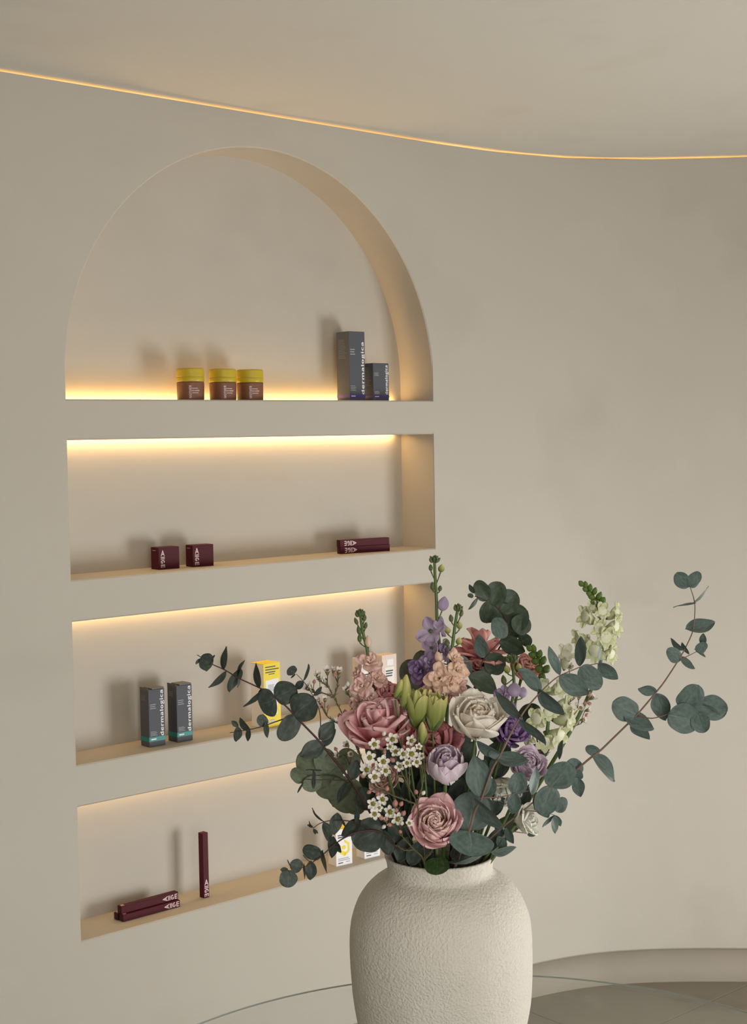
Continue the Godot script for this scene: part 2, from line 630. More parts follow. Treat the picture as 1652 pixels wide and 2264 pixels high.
func jar(t: float, label: String, twist: float) -> void:
	var at := WP(t, SILL1, -0.050)
	var o := thing("cosmetic_jar", label, "jar", at, atan2(-at.x, -at.z) + twist, "jars on the arched shelf")
	var r := 0.0322
	var st := begin()
	lathe(st, [Vector2(0, 0), Vector2(r - 0.0025, 0), Vector2(r - 0.001, 0.0008), Vector2(r - 0.0006, 0.003), Vector2(r, 0.0400), Vector2(r - 0.0008, 0.0424), Vector2(r - 0.003, 0.0428), Vector2(0, 0.0428)], 56)
	part("body", done(st), M.jar_brown, o)
	st = begin()
	r = 0.0326
	lathe(st, [Vector2(0, 0.0428), Vector2(r - 0.0008, 0.0428), Vector2(r, 0.0436), Vector2(r, 0.0536), Vector2(r - 0.0006, 0.0542), Vector2(r - 0.0012, 0.0545), Vector2(r - 0.0006, 0.0548), Vector2(r, 0.0554), Vector2(r - 0.0004, 0.0712), Vector2(r - 0.0016, 0.0735), Vector2(r - 0.004, 0.0742), Vector2(0, 0.0742)], 56)
	part("lid", done(st), M.jar_lid, o)
	bent_text(o, "MOTHER", 0.0010, 0.0195, 0.030, 0.0058, PI / 2)
	bent_text(o, "FACE BARRIER", 0.0140, 0.0218, 0.0195, 0.0034, 0.0)
	bent_bars(o, 0.0048, 0.0230, [[0.0270, 0.019], [0.0165, 0.0205]])

func bent_text(o: Node3D, s: String, x: float, y: float, width: float, height: float, turn: float) -> void:
	var mesh := text_mesh(s, true)
	var bb := mesh.get_aabb()
	var arr := mesh.surface_get_arrays(0)
	var v: PackedVector3Array = arr[Mesh.ARRAY_VERTEX]
	var idx: PackedInt32Array = arr[Mesh.ARRAY_INDEX]
	var w := PackedVector3Array()
	for p in v:
		var q := (p - bb.position - bb.size / 2) * Vector3(width / bb.size.x, height / bb.size.y, 0.05)
		q = q.rotated(Vector3.BACK, turn) + Vector3(x, y, 0)
		var r := 0.0325 + q.z * 0.5
		w.append(Vector3(sin(q.x / 0.0325) * r, q.y, cos(q.x / 0.0325) * r))
	var st := begin()
	st.set_smooth_group(-1)
	if idx.size() > 0:
		for k in idx:
			st.add_vertex(w[k])
	else:
		for p in w:
			st.add_vertex(p)
	part("lettering", done(st), M.print_pink, o)

func bent_bars(o: Node3D, x0: float, x1: float, rows: Array) -> void:
	var st := begin()
	for q in rows:
		var row0 := []
		var row1 := []
		for k in 7:
			var a: float = lerpf(x0, q[1] + x0 * 0.1, k / 6.0) / 0.0325
			row0.append(Vector3(sin(a) * 0.0326, q[0] - 0.0007, cos(a) * 0.0326))
			row1.append(Vector3(sin(a) * 0.0326, q[0] + 0.0007, cos(a) * 0.0326))
		grid(st, [row1, row0])
	part("small_print", done(st), M.print_pink, o)

func grey_carton(label: String, at: Vector3, turn: float, size: Vector3, band: Material, band_y: float, word: Array, flap: bool, group: String) -> void:
	var o := carton("skincare_carton", label, at, turn, size, M.card_grey, group)
	plate(o, "band", Vector3(-0.0002, band_y, -size.z - 0.0002), Vector3(size.x + 0.0002, band_y + word[2], 0.0002), band)
	lettering(o, "dermalogica", Vector3(size.x - 0.0075, word[0] + word[1] / 2, 0.0002), word[1], 0.0125, PI / 2, M.print_white)
	print_lines(o, 0.004, 0.022, size.y * 0.74, size.y * 0.034, 3, size.y * 0.013, 0, M.print_grey, 3)
	print_lines(o, 0.004, 0.024, band_y + size.y * 0.17, size.y * 0.022, 4, 0.0011, 0, M.print_grey, 4)
	print_lines(o, 0.005, 0.022, band_y + word[2] * 0.5, 1, 1, word[2] * 0.3, 0.0003, M.print_white, 5)
	print_lines(o, -size.z * 0.85, -size.z * 0.2, size.y * 0.88, 0.0042, 12 if not flap else 3, 0.0005, 0, M.print_grey, 6, true)
	if flap:
		# the tuck flap sits a little above the sleeve, and the dust flap stands up at the side
		var st := begin()
		box(st, Vector3(0.010, size.y, -size.z + 0.002), Vector3(size.x - 0.0005, size.y + 0.0035, -0.001), 0.0006)
		part("tuck_flap", done(st), M.card_grey_side, o)
		plate(o, "dust_flap", Vector3(0, size.y - 0.001, -size.z), Vector3(0.0008, size.y + 0.0045, -0.003), M.card_grey_side)

func logo(o: Node3D, mid: Vector3, length: float, height: float, turn: float) -> void:
	# an A lying on its side, two bars, a G and an E
	var h := Node3D.new()
	h.name = "logo"
	o.add_child(h, true)
	h.transform = Transform3D(Basis(Vector3.BACK, turn), mid)
	var st := begin()
	st.set_smooth_group(-1)
	var k := length
	var a := height / 2
	var z := 0.0003
	var shape := func(p: Array) -> void:
		var q := []
		for v in p:
			q.append(Vector3((v[0] - 0.5) * k, v[1] * a, z))
		face_out(st, q, Vector3(0, 0, -1))
	shape.call([[0.0, 0.10], [0.0, -0.10], [0.34, -1.0], [0.34, -0.68], [0.12, 0.0]])
	shape.call([[0.0, 0.10], [0.12, 0.0], [0.34, 0.68], [0.34, 1.0]])
	shape.call([[0.20, 0.30], [0.20, -0.30], [0.26, -0.45], [0.26, 0.45]])
	shape.call([[0.38, 1], [0.38, -1], [0.43, -1], [0.43, 1]])
	shape.call([[0.47, 1], [0.47, -1], [0.52, -1], [0.52, 1]])
	for i in 12:                                     # G
		var p := deg_to_rad(lerpf(50, 320, i / 12.0))
		var q := deg_to_rad(lerpf(50, 320, (i + 1) / 12.0))
		shape.call([[0.665 + 0.105 * cos(p), sin(p)], [0.665 + 0.105 * cos(q), sin(q)], [0.665 + 0.05 * cos(q), 0.62 * sin(q)], [0.665 + 0.05 * cos(p), 0.62 * sin(p)]])
	shape.call([[0.66, 0.05], [0.66, -0.25], [0.76, -0.25], [0.76, 0.05]])
	shape.call([[0.715, 0.0], [0.715, -0.75], [0.76, -0.75], [0.76, 0.0]])
	shape.call([[0.82, 1], [0.82, -1], [0.87, -1], [0.87, 1]])
	for y in [1.0, 0.17, -0.66]:
		shape.call([[0.86, y], [0.86, y - 0.34], [1.0, y - 0.34], [1.0, y]])
	part("letters", done(st), M.print_pink, h)

func build_products() -> void:
	jar(-0.191, "brown jar with yellow lid standing apart from two others on arched shelf", -0.05)
	jar(-0.098, "brown jar with yellow lid, middle one of three on arched shelf", 0.12)
	jar(-0.0175, "brown jar with yellow lid, end of the row towards the grey cartons", 0.0)
	grey_carton("tall grey carton with violet band and white lettering on arched shelf", WP(0.300, SILL1, -0.050), 0.0, Vector3(0.054, 0.178, 0.050), M.card_violet, 0.0085, [0.017, 0.134, 0.008], false, "grey violet-banded cartons")
	grey_carton("short grey carton with violet band beside the tall one", WP(0.381, SILL1, -0.050), 0.0, Vector3(0.0550, 0.0985, 0.044), M.card_violet, 0.0085, [0.017, 0.076, 0.006], false, "grey violet-banded cartons")
	grey_carton("grey carton with teal band standing nearer the shelf's open end", WP(-0.3336, SILL3, -0.042), 0.0, Vector3(0.0440, 0.1325, 0.036), M.card_teal, 0.0125, [0.0235, 0.106, 0.010], true, "grey teal-banded cartons")
	grey_carton("grey carton with teal band between its twin and the yellow carton", WP(-0.2575, SILL3, -0.041), 0.0, Vector3(0.0435, 0.1325, 0.038), M.card_teal, 0.0125, [0.0235, 0.106, 0.010], true, "grey teal-banded cartons")
	# burgundy square boxes
	for a in [[-0.2844, -0.061, -0.05, "small square burgundy box with pale logo, farther from the burgundy stack"], [-0.1930, -0.055, -0.10, "small square burgundy box with pale logo, nearer the burgundy stack"]]:
		var o := carton("square_box", a[3], WP(a[0], SILL2, a[1]), a[2], Vector3(0.0565, 0.0515, 0.034), M.burgundy, "square burgundy boxes")
		logo(o, Vector3(0.0115, 0.0245, 0.0), 0.0405, 0.0105, -PI / 2)
		plate(o, "bottom_flap", Vector3(0.002, -0.0001, -0.032), Vector3(0.053, 0.0016, 0.0004), M.burgundy_dark)
		plate(o, "sticker", Vector3(-0.0003, 0.0435, -0.027), Vector3(0.0001, 0.0447, -0.012), M.sticker)
	var sq := 0.0178
	var lg := 0.1500
	for k in 2:
		var o := carton("slim_box", "slim burgundy box, %s of the two stacked below the arched shelf" % ["lower", "upper"][k], WP(0.2678 - 0.0016 * k, SILL2 + sq * k, -0.0600), -0.17, Vector3(lg, sq, sq), M.burgundy, "slim boxes stacked on the second shelf")
		logo(o, Vector3(0.0310, sq / 2, 0.0), 0.036, 0.0125, PI)
		plate(o, "end_flap", Vector3(-0.0005, 0.002, -sq + 0.003), Vector3(0.0002, sq - 0.002, -0.003), M.burgundy_dark)
	# the pile of three slim boxes and the one standing upright
	var sq2 := 0.0160
	var lg2 := 0.1570
	var names := ["front one at the bottom of the three-box pile", "rear one at the bottom of the three-box pile", "lying on top of the three-box pile"]
	var spots := [[-0.4140, 0.0, -0.0462], [-0.4165, 0.0, -0.0650], [-0.4130, sq2, -0.0545]]
	for k in 3:
		var s: Array = spots[k]
		var o := carton("slim_box", "slim burgundy box, " + names[k], WP(s[0], SILL4 + s[1], s[2]), [0.01, 0.0, 0.01][k], Vector3(lg2, sq2 if k < 2 else sq2 * 1.1, sq2), M.burgundy, "slim boxes in the lowest niche")
		logo(o, Vector3(lg2 - 0.0235, sq2 / 2, 0.0), 0.041, 0.0115, 0.0)
		plate(o, "end_flap", Vector3(-0.0004, 0.002, -sq2 + 0.002), Vector3(0.0002, sq2 - 0.002, -0.002), M.burgundy_dark)
		plate(o, "sticker", Vector3(0.004, sq2 * (1.0 if k < 2 else 1.1) - 0.0001, -0.012), Vector3(0.012, sq2 * (1.0 if k < 2 else 1.1) + 0.0003, -0.004), M.sticker)
	var o := carton("slim_box", "slim burgundy box standing upright beside the pile", WP(-0.1819, SILL4, -0.058), 0.06, Vector3(0.0168, lg2, 0.0168), M.burgundy, "slim boxes in the lowest niche")
	logo(o, Vector3(0.0084, 0.0235, 0.0), 0.042, 0.0120, -PI / 2)
	# yellow carton with the printed white tube
	o = carton("yellow_carton", "yellow carton with white tube print beside the eucalyptus", WP(-0.0157, SILL3, -0.024), 0.05, Vector3(0.0530, 0.157, 0.048), M.white_card, "")
	plate(o, "yellow_face", Vector3(0.0, 0.0008, -0.0004), Vector3(0.0532, 0.157, 0.0003), M.yellow)
	plate(o, "yellow_top", Vector3(0.0, 0.1560, -0.048), Vector3(0.0532, 0.1574, 0.0), M.yellow)
	var st := begin()
	st.set_smooth_group(-1)
	face_out(st, [Vector3(0.005, 0.116, 0.0006), Vector3(0.048, 0.119, 0.0006), Vector3(0.042, 0.030, 0.0006), Vector3(0.012, 0.028, 0.0006)], Vector3(0.02, 0.07, -1))
	part("tube_print", done(st), M.white_card, o)
	print_lines(o, 0.014, 0.036, 0.104, 0.0035, 5, 0.0022, 0.0007, M.print_pale, 8)
	print_lines(o, 0.006, 0.050, 0.149, 0.0065, 3, 0.0026, 0.0004, M.print_dark, 9)
	print_lines(o, 0.016, 0.040, 0.131, 0.004, 1, 0.0018, 0.0004, M.print_dark, 10)
	print_lines(o, 0.012, 0.040, 0.018, 0.005, 2, 0.0026, 0.0004, M.print_pale, 12)
	# pale cartons with a printed white bottle
	for a in [[0.3140, "pale pink carton with white bottle print next to the yellow carton's side"], [0.3900, "pale pink carton with white bottle print at the shelf's end"]]:
		o = carton("pale_carton", a[1], WP(a[0], SILL3, -0.045), 0.0, Vector3(0.0520, 0.131, 0.032), M.bottle_pink, "pale cartons behind the flowers")
		plate(o, "bottle_print", Vector3(0.010, 0.004, 0), Vector3(0.043, 0.098, 0.0003), M.bottle)
		plate(o, "cap_print", Vector3(0.018, 0.102, 0), Vector3(0.040, 0.119, 0.0003), M.white_card)
		print_lines(o, 0.013, 0.039, 0.088, 0.0065, 3, 0.0034, 0.0003, M.print_dark, 13)
	# white cartons with the yellow hexagon
	for a in [[0.2085, -0.030, "white carton with yellow hexagon and yellow lid behind eucalyptus leaves"], [0.3041, -0.030, "white carton with yellow lid nearer the vase's neck"]]:
		o = carton("white_carton", a[2], WP(a[0], SILL4, a[1]), -0.10, Vector3(0.0505, 0.0945, 0.036), M.white_card, "white cartons in the lowest niche")
		plate(o, "lid", Vector3(0.0006, 0.0940, -0.0354), Vector3(0.0499, 0.0953, -0.0006), M.yellow)
		hexagon(o)
		print_lines(o, 0.006, 0.036, 0.0790, 0.0055, 2, 0.0032, 0.0001, M.print_dark, 14)
		print_lines(o, 0.006, 0.044, 0.0185, 0.0045, 2, 0.0028, 0.0001, M.print_pale, 15)
		print_lines(o, 0.006, 0.024, 0.0075, 0.005, 1, 0.0026, 0.0001, M.print_dark, 16)
		print_lines(o, 0.030, 0.044, 0.0085, 0.005, 1, 0.0026, 0.0001, M.print_pale, 17)

func hexagon(o: Node3D) -> void:
	# a broken yellow hexagon with a rounded white figure inside
	var st := begin()
	st.set_smooth_group(-1)
	var c := Vector3(0.026, 0.045, 0.0004)
	var p := []
	var q := []
	for k in 7:
		var a := PI / 6 + TAU * k / 6
		p.append(c + Vector3(cos(a) * 0.0185, sin(a) * 0.0215, 0))
		q.append(c + Vector3(cos(a) * 0.0125, sin(a) * 0.0150, 0))
	for k in [0, 2, 4, 5]:
		face_out(st, [p[k], p[k + 1], q[k + 1], q[k]], Vector3(0, 0, -1))
	face_out(st, [p[3], p[4], c + Vector3(0.004, -0.012, 0), c + Vector3(-0.010, -0.004, 0)], Vector3(0, 0, -1))
	var disc := []
	for k in 14:
		disc.append(c + Vector3(cos(TAU * k / 14) * 0.0065 - 0.002, sin(TAU * k / 14) * 0.0058 + 0.0015, 0))
	face_out(st, disc, Vector3(0, 0, -1))
	part("hexagon_print", done(st), M.yellow, o)

# ---------------------------------------------------------------- table and vase
func build_table() -> void:
	var o := thing("glass_table", "round clear glass table carrying the vase of flowers", "table", Vector3(0.137, 0, -1.738))
	var r := 0.555
	var st := begin()
	lathe(st, [Vector2(0, TABLE_Y - 0.006), Vector2(r - 0.001, TABLE_Y - 0.006), Vector2(r, TABLE_Y - 0.005), Vector2(r, TABLE_Y - 0.001), Vector2(r - 0.001, TABLE_Y), Vector2(0, TABLE_Y)], 160)
	part("glass_top", done(st), M.glass, o)
	st = begin()
	lathe(st, [Vector2(r - 0.0006, TABLE_Y - 0.0036), Vector2(r + 0.0004, TABLE_Y - 0.0032), Vector2(r + 0.0004, TABLE_Y - 0.0016), Vector2(r - 0.0006, TABLE_Y - 0.0012)], 160)
	part("polished_edge", done(st), M.glass_edge, o)
	st = begin()
	lathe(st, [Vector2(0, 0.0), Vector2(0.20, 0.0), Vector2(0.21, 0.006), Vector2(0.20, 0.014), Vector2(0.05, 0.022), Vector2(0.032, 0.04), Vector2(0.030, 0.66), Vector2(0.05, 0.715), Vector2(0.11, 0.736), Vector2(0.11, 0.744), Vector2(0, 0.744)], 48)
	part("pedestal", done(st), M.steel, o)

func build_vase() -> void:
	var o := thing("vase", "cream rough-textured ceramic vase with short neck holding the bouquet", "vase", Vector3(MOUTH.x, TABLE_Y, MOUTH.z))
	var h := MOUTH.y - TABLE_Y
	var prof := []
	for q in [[0, -0.2934], [0.083, -0.2934], [0.089, -0.291], [0.096, -0.281], [0.104, -0.262], [0.1115, -0.240], [0.1165, -0.222], [0.1200, -0.200], [0.1222, -0.175], [0.1233, -0.150], [0.1238, -0.125], [0.1230, -0.105], [0.1205, -0.088], [0.1160, -0.073], [0.1095, -0.059], [0.1010, -0.0465], [0.0915, -0.0368], [0.0820, -0.0302], [0.0757, -0.0264], [0.0724, -0.0232], [0.0712, -0.0195], [0.0716, -0.0120], [0.0735, -0.0045], [0.0748, -0.0018], [0.0740, 0.0], [0.0722, 0.0006], [0.0700, -0.0010], [0.0678, -0.006], [0.0660, -0.016], [0.0665, -0.026], [0.078, -0.040], [0.100, -0.060], [0.112, -0.10], [0.112, -0.17], [0.100, -0.25], [0.07, -0.283], [0, -0.283]]:
		prof.append(Vector2(q[0], q[1] + h))
	var fine := []
	for i in prof.size() - 1:
		var n := 3 if i > 1 and i < 24 else 1
		for k in n:
			fine.append((prof[i] as Vector2).cubic_interpolate(prof[i + 1], prof[maxi(i - 1, 0)], prof[mini(i + 2, prof.size() - 1)], float(k) / n) if n > 1 else prof[i])
	fine.append(prof[-1])
	var st := begin()
	lathe(st, fine, 128, 0.0016, 5)
	part("body", done(st), M.vase, o)

# ---------------------------------------------------------------- the bouquet: petals, leaves, stems (lengths in millimetres from the vase's mouth)
func B(x: float, y: float, z: float) -> Vector3:
	return Vector3(x, y, z) * 0.001

func leaf_texture(base: Color, vein: Color, seed_: int) -> ImageTexture:
	var n := noise_image(128, seed_, 0.03, 4)
	var img := Image.create(128, 128, false, Image.FORMAT_RGB8)
	for y in 128:
		for x in 128:
			var u := absf(x / 127.0 - 0.5) * 2.0
			var v := y / 127.0
			var k := n.get_pixel(x, y).r - 0.5
			var c := base.lightened(k * 0.22) if k > 0 else base.darkened(-k * 0.35)
			var rib := clampf(1.0 - u / (0.035 * (1.15 - v)), 0, 1) * 0.75
			var side := fposmod((v - u * 0.42) * 9.0, 1.0)
			rib = maxf(rib, clampf(1.0 - absf(side - 0.5) / 0.07, 0, 1) * 0.16 * (1.0 - u * 0.6))
			img.set_pixel(x, y, c.lerp(vein, rib))
	return ImageTexture.create_from_image(img)

func leaf_mat(base: Color, vein: Color, seed_: int, rough := 0.5) -> StandardMaterial3D:
	var m := mat(Color.WHITE, rough, 0.4)
	m.albedo_texture = leaf_texture(base, vein, seed_)
	return m

func petal_mat(base: Color, edge: Color, seed_: int) -> StandardMaterial3D:
	# dye runs from the claw to the rim, with fine lengthwise veins
	var n := noise_image(64, seed_, 0.09, 3)
	var img := Image.create(64, 64, false, Image.FORMAT_RGB8)
	for y in 64:
		for x in 64:
			var k := n.get_pixel(x, y / 6).r - 0.5
			var c := base.lerp(edge, smoothstep(0.15, 0.95, y / 63.0))
			img.set_pixel(x, y, c.lightened(k * 0.14) if k > 0 else c.darkened(-k * 0.16))
	var m := mat(Color.WHITE, 0.62, 0.35)
	m.albedo_texture = ImageTexture.create_from_image(img)
	m.backlight_enabled = true
	m.backlight = Color(0.55, 0.55, 0.55)
	return m

func make_flora_materials() -> void:
	M.leaf_dark = leaf_mat(c8(62, 72, 64), c8(112, 116, 98), 31)
	M.leaf_blue = leaf_mat(c8(87, 104, 98), c8(146, 152, 140), 32)
	M.leaf_green = leaf_mat(c8(66, 80, 62), c8(118, 124, 98), 33)
	M.leaf_olive = leaf_mat(c8(116, 126, 102), c8(128, 132, 100), 34)
	M.leaf_fresh = leaf_mat(c8(46, 68, 34), c8(110, 128, 72), 35, 0.4)
	M.bark = mat(c8(74, 44, 40), 0.6)
	M.bark_pale = mat(c8(124, 98, 84), 0.6)
	M.stem = mat(c8(86, 108, 54), 0.5)
	M.stem_dark = mat(c8(62, 76, 40), 0.55)
	M.bud_green = leaf_mat(c8(92, 106, 68), c8(132, 142, 92), 36)
	M.bud_snap = leaf_mat(c8(88, 112, 48), c8(128, 146, 76), 37)
	M.bud_lisi = petal_mat(c8(134, 144, 72), c8(214, 206, 136), 38)
	M.rose_outer = petal_mat(c8(254, 222, 220), c8(253, 208, 211), 41)
	M.rose_inner = petal_mat(c8(255, 222, 212), c8(255, 224, 214), 42)
	M.cream_outer = petal_mat(c8(252, 242, 226), c8(253, 245, 232), 43)
	M.cream_inner = petal_mat(c8(250, 226, 206), c8(252, 238, 220), 44)
	M.tulip_outer = petal_mat(c8(244, 230, 238), c8(240, 222, 234), 45)
	M.tulip_inner = petal_mat(c8(216, 191, 214), c8(228, 208, 222), 46)
	M.lav_rose = petal_mat(c8(229, 205, 221), c8(228, 207, 224), 47)
	M.lisi = petal_mat(c8(248, 178, 184), c8(253, 206, 209), 48)
	M.lisi_deep = petal_mat(c8(210, 124, 132), c8(224, 152, 156), 49)
	M.coral = petal_mat(c8(232, 160, 154), c8(240, 178, 170), 50)
	M.peach = petal_mat(c8(248, 222, 194), c8(246, 208, 190), 51)
	M.blush = petal_mat(c8(246, 216, 202), c8(246, 206, 198), 52)
	M.lavender = petal_mat(c8(200, 182, 208), c8(188, 166, 202), 53)
	M.violet = petal_mat(c8(150, 122, 168), c8(170, 144, 186), 54)
	M.violet_deep = petal_mat(c8(122, 88, 142), c8(146, 116, 164), 58)
	M.snap = petal_mat(c8(208, 214, 164), c8(238, 238, 208), 55)
	M.snap_white = petal_mat(c8(226, 226, 200), c8(242, 239, 222), 56)
	M.white_petal = petal_mat(c8(235, 235, 216), c8(244, 243, 233), 57)
	M.wax_petal = mat(c8(230, 225, 216), 0.5)
	M.wax_blush = mat(c8(234, 220, 216), 0.5)
	M.wax_center = mat(c8(128, 120, 44), 0.6)
	M.wax_cup = mat(c8(122, 116, 68), 0.6)
	M.wax_bud = mat(c8(190, 134, 122), 0.4)
	M.wax_stem = mat(c8(96, 86, 56), 0.6)
	M.needle = mat(c8(84, 96, 56), 0.6)

func leaf_mesh(kind: String, variant: int) -> ArrayMesh:   # one leaf of length 1 along y and width 1 along x
	var key := "leaf:%s%d" % [kind, variant]
	if cache.has(key):
		return cache[key]
	rng.seed = hash(key)
	var ph := rng.randf() * TAU
	var bend := rng.randf_range(-0.16, 0.16)
	var fold := rng.randf_range(0.04, 0.14)
	var skew := rng.randf_range(-0.06, 0.06)
	var rows := []
	var nv := 15
	for i in nv:
		var v := 0.5 - 0.5 * cos(PI * i / (nv - 1))        # finer towards both ends
		var hw := 0.0
		match kind:
			"round":
				hw = pow(maxf(0.0, 1.0 - pow(2.0 * pow(v, 0.92) - 1.0, 2.0)), 0.46)
			"oval":
				hw = pow(maxf(0.0, sin(PI * pow(v, 0.88))), 0.72)
			"lance":
				hw = pow(maxf(0.0, sin(PI * pow(v, 0.74))), 0.95) * (1.0 - 0.1 * v)
		hw = hw * 0.5 + 0.006
		var row := []
		for j in 7:
			var u := (j - 3) / 3.0
			var w := hw * (1.0 + 0.035 * sin(v * 9.0 + ph + u * 2.0))
			row.append(Vector3(u * w + skew * sin(PI * v), v + 0.012 * sin(u * 4.0 + ph), fold * absf(u) * w * 2.0 * 0.7 + bend * (v - v * v) * 1.6 + 0.02 * sin(5.0 * v + 3.0 * u + ph)))
		rows.append(row)
	var st := begin()
	grid(st, rows)
	cache[key] = done(st)
	return cache[key]

func put_leaf(o: Node3D, a: Vector3, b: Vector3, width: float, roll: float, kind: String, variant: int, m: Material) -> void:
	var y := b - a
	var l := y.length()
	y /= l
	var z := (Vector3(0, 0, 1) - y * y.z).normalized()
	z = z.rotated(y, deg_to_rad(roll))
	var x := y.cross(z)
	var p := part("leaf", leaf_mesh(kind, variant), m, o)
	p.transform = Transform3D(Basis(x * width * 0.001, y * l, z * l), a)

func plant(called: String, label: String, category: String, group := "") -> Node3D:
	return thing(called, label, category, MOUTH, 0.0, group)

func add_stem(o: Node3D, pts: Array, r0: float, r1: float, m: Material, sides := 6) -> void:
	var p := smooth(pts, 4)
	var st := begin()
	tube(st, p, taper(p.size(), r0 * 0.001, r1 * 0.001), sides)
	part("stem", done(st), m, o)

func branch(called: String, label: String, group: String, leafm: Material, barkm: Material, stems: Array, leaves: Array) -> void:
	# stems: [points, radius at start, radius at end]; leaves: [base, tip, width, roll, kind, variant]
	var o := plant(called, label, "branch" if called.begins_with("euc") else "foliage", group)
	for s in stems:
		add_stem(o, s[0], s[1], s[2], barkm)
	for l in leaves:
		put_leaf(o, l[0], l[1], l[2], l[3], l[4], l[5], leafm)

func petal_mesh(p: Dictionary, variant: int) -> ArrayMesh:
	# a petal growing from a flower's axis (y); +z points away from the axis
	var key := "petal:%s:%d" % [str(p), variant]
	if cache.has(key):
		return cache[key]
	rng.seed = hash(key)
	var ph := rng.randf() * TAU
	var ph2 := rng.randf() * TAU
	var lk := rng.randf_range(0.93, 1.07)
	var ak := rng.randf_range(-6.0, 6.0)
	var nv := 12
	var nu: int = 13 if p.get("ruffle", 0.0) > 0.05 else 11
	var r: float = p.r0
	var y: float = p.y0
	var rows := []
	var vm: float = p.get("vm", 0.6)
	var b0: float = p.get("b0", 0.25)
	var length: float = p.L * lk
	var v0 := 0.0
	for i in nv:
		var v := 1.0 - pow(1.0 - float(i) / (nv - 1), 1.7)       # finer towards the rim
		var al := deg_to_rad(lerpf(p.a0, p.a1 + ak, pow(v, p.get("ease", 1.0))))
		if i > 0:
			r += sin(al) * length * (v - v0)
			y += cos(al) * length * (v - v0)
		v0 = v
		var hw: float
		if v < vm:
			hw = b0 + (1.0 - b0) * sin(v / vm * PI / 2)
		else:
			hw = pow(maxf(0.0, 1.0 - pow((v - vm) / (1.0 - vm), 2.2)), 0.6)
			hw = maxf(hw, 0.04)
		hw *= p.W / 2
		var rho: float = maxf(p.rho, 0.0005)
		var row := []
		for j in nu:
			var u := lerpf(-1, 1, float(j) / (nu - 1))
			var s := u * hw
			var d := clampf(s / rho, -2.4, 2.4)
			var q := Vector3(sin(d) * rho, y, r - rho + rho * cos(d) + p.get("twist", 0.17) * s * minf(1.0, v * 2.0))   # one edge tucked under the next petal
			var f: float = p.get("ruffle", 0.0) * p.L * v * v
			var n := Vector3(0, -sin(al), cos(al)).rotated(Vector3.UP, d)
			q += n * (f * sin(p.get("waves", 2.0) * PI * u + ph) + 0.35 * f * sin(5.1 * u * PI + ph2))
			q.y += p.get("notch", 0.0) * p.L * v * v * (u * u * 0.5 - 0.3 * exp(-u * u * 30.0))
			q += n * (p.get("roll", 0.0) * p.L * pow(maxf(0, v - 0.7) / 0.3, 2.0))
			row.append(q)
		rows.append(row)
	var st := begin()
	grid(st, rows)
	cache[key] = done(st)
	return cache[key]

func axis_basis(axis: Vector3) -> Basis:
	var y := axis.normalized()
	var x := y.cross(Vector3(0.13, 0.21, 0.97)).normalized()
	return Basis(x, y, x.cross(y))

func whorl(o: Node3D, at: Vector3, axis: Vector3, layer: Dictionary, n: int, m: Material, turn: float, jitter := 6.0, called := "petal") -> void:
	var bs := axis_basis(axis)
	for k in n:
		rng.seed = hash("%s%s%d%f" % [o.name, called, k, turn])
		var az := turn + TAU * k / n + deg_to_rad(rng.randf_range(-jitter, jitter))
		var tilt := deg_to_rad(rng.randf_range(-jitter, jitter) * 0.6)
		var p := part(called, petal_mesh(layer, k % 3), m, o)
		p.transform = Transform3D(bs * Basis(Vector3.UP, az) * Basis(Vector3.RIGHT, tilt), at)

func ly(R: float, L: float, W: float, a0: float, a1: float, r0: float, y0: float, rho: float, extra := {}) -> Dictionary:
	var d := {"L": snappedf(L * R, 0.00001), "W": snappedf(W * R, 0.00001), "a0": a0, "a1": a1, "r0": snappedf(r0 * R, 0.00001), "y0": snappedf(y0 * R, 0.00001), "rho": snappedf(rho * R, 0.00001)}
	d.merge(extra)
	return d

func calyx(o: Node3D, at: Vector3, axis: Vector3, R: float, y0: float) -> void:
	whorl(o, at, axis, ly(R, 0.62, 0.26, 88, 30, 0.05, y0, 0.4, {"vm": 0.35}), 5, M.bud_green, 0.3, 8.0, "sepal")

func garden_rose(o: Node3D, at: Vector3, axis: Vector3, R: float, outer: Material, inner: Material, cup: float, seed_: int, core := 0.76) -> void:
	calyx(o, at, axis, R, -0.60)
	whorl(o, at, axis, ly(R, 1.32, 1.36, 86, 14 - cup, 0.08, -0.56, 0.95, {"ruffle": 0.035, "waves": 1.6, "vm": 0.52, "roll": 0.07}), 6, outer, 0.2 + seed_, 8.0)
	whorl(o, at, axis, ly(R, 1.24, 1.24, 80, 0 - cup, 0.08, -0.52, 0.84, {"ruffle": 0.035, "waves": 1.6, "vm": 0.54, "roll": 0.03}), 7, outer, 0.8 + seed_, 8.0)
	whorl(o, at, axis, ly(R, 1.12, 1.08, 70, -10 - cup, 0.08, -0.46, 0.72, {"ruffle": 0.035, "waves": 1.6, "vm": 0.56}), 8, outer, 0.4 + seed_, 8.0)
	# the heart: petals set in a spiral, tighter and lower towards the middle
	var total := int(round(16 + 34 * core))
	for k in total:
		var g := float(k) / (total - 1)
		var rr := snappedf(lerpf(core, 0.05, pow(g, 0.8)), 0.07)
		whorl(o, at, axis, ly(R, 0.60 - 0.06 * g, 0.70 - 0.28 * g, 24 - 16 * g, -26 + 22 * g, rr * 0.88, snappedf(-0.22 + 0.05 * g, 0.01), maxf(0.24, rr * 0.75), {"ruffle": 0.055, "waves": 1.5, "vm": 0.62, "b0": 0.5, "notch": 0.08, "twist": 0.30}), 1, inner, seed_ + k * 2.39996, 9.0)

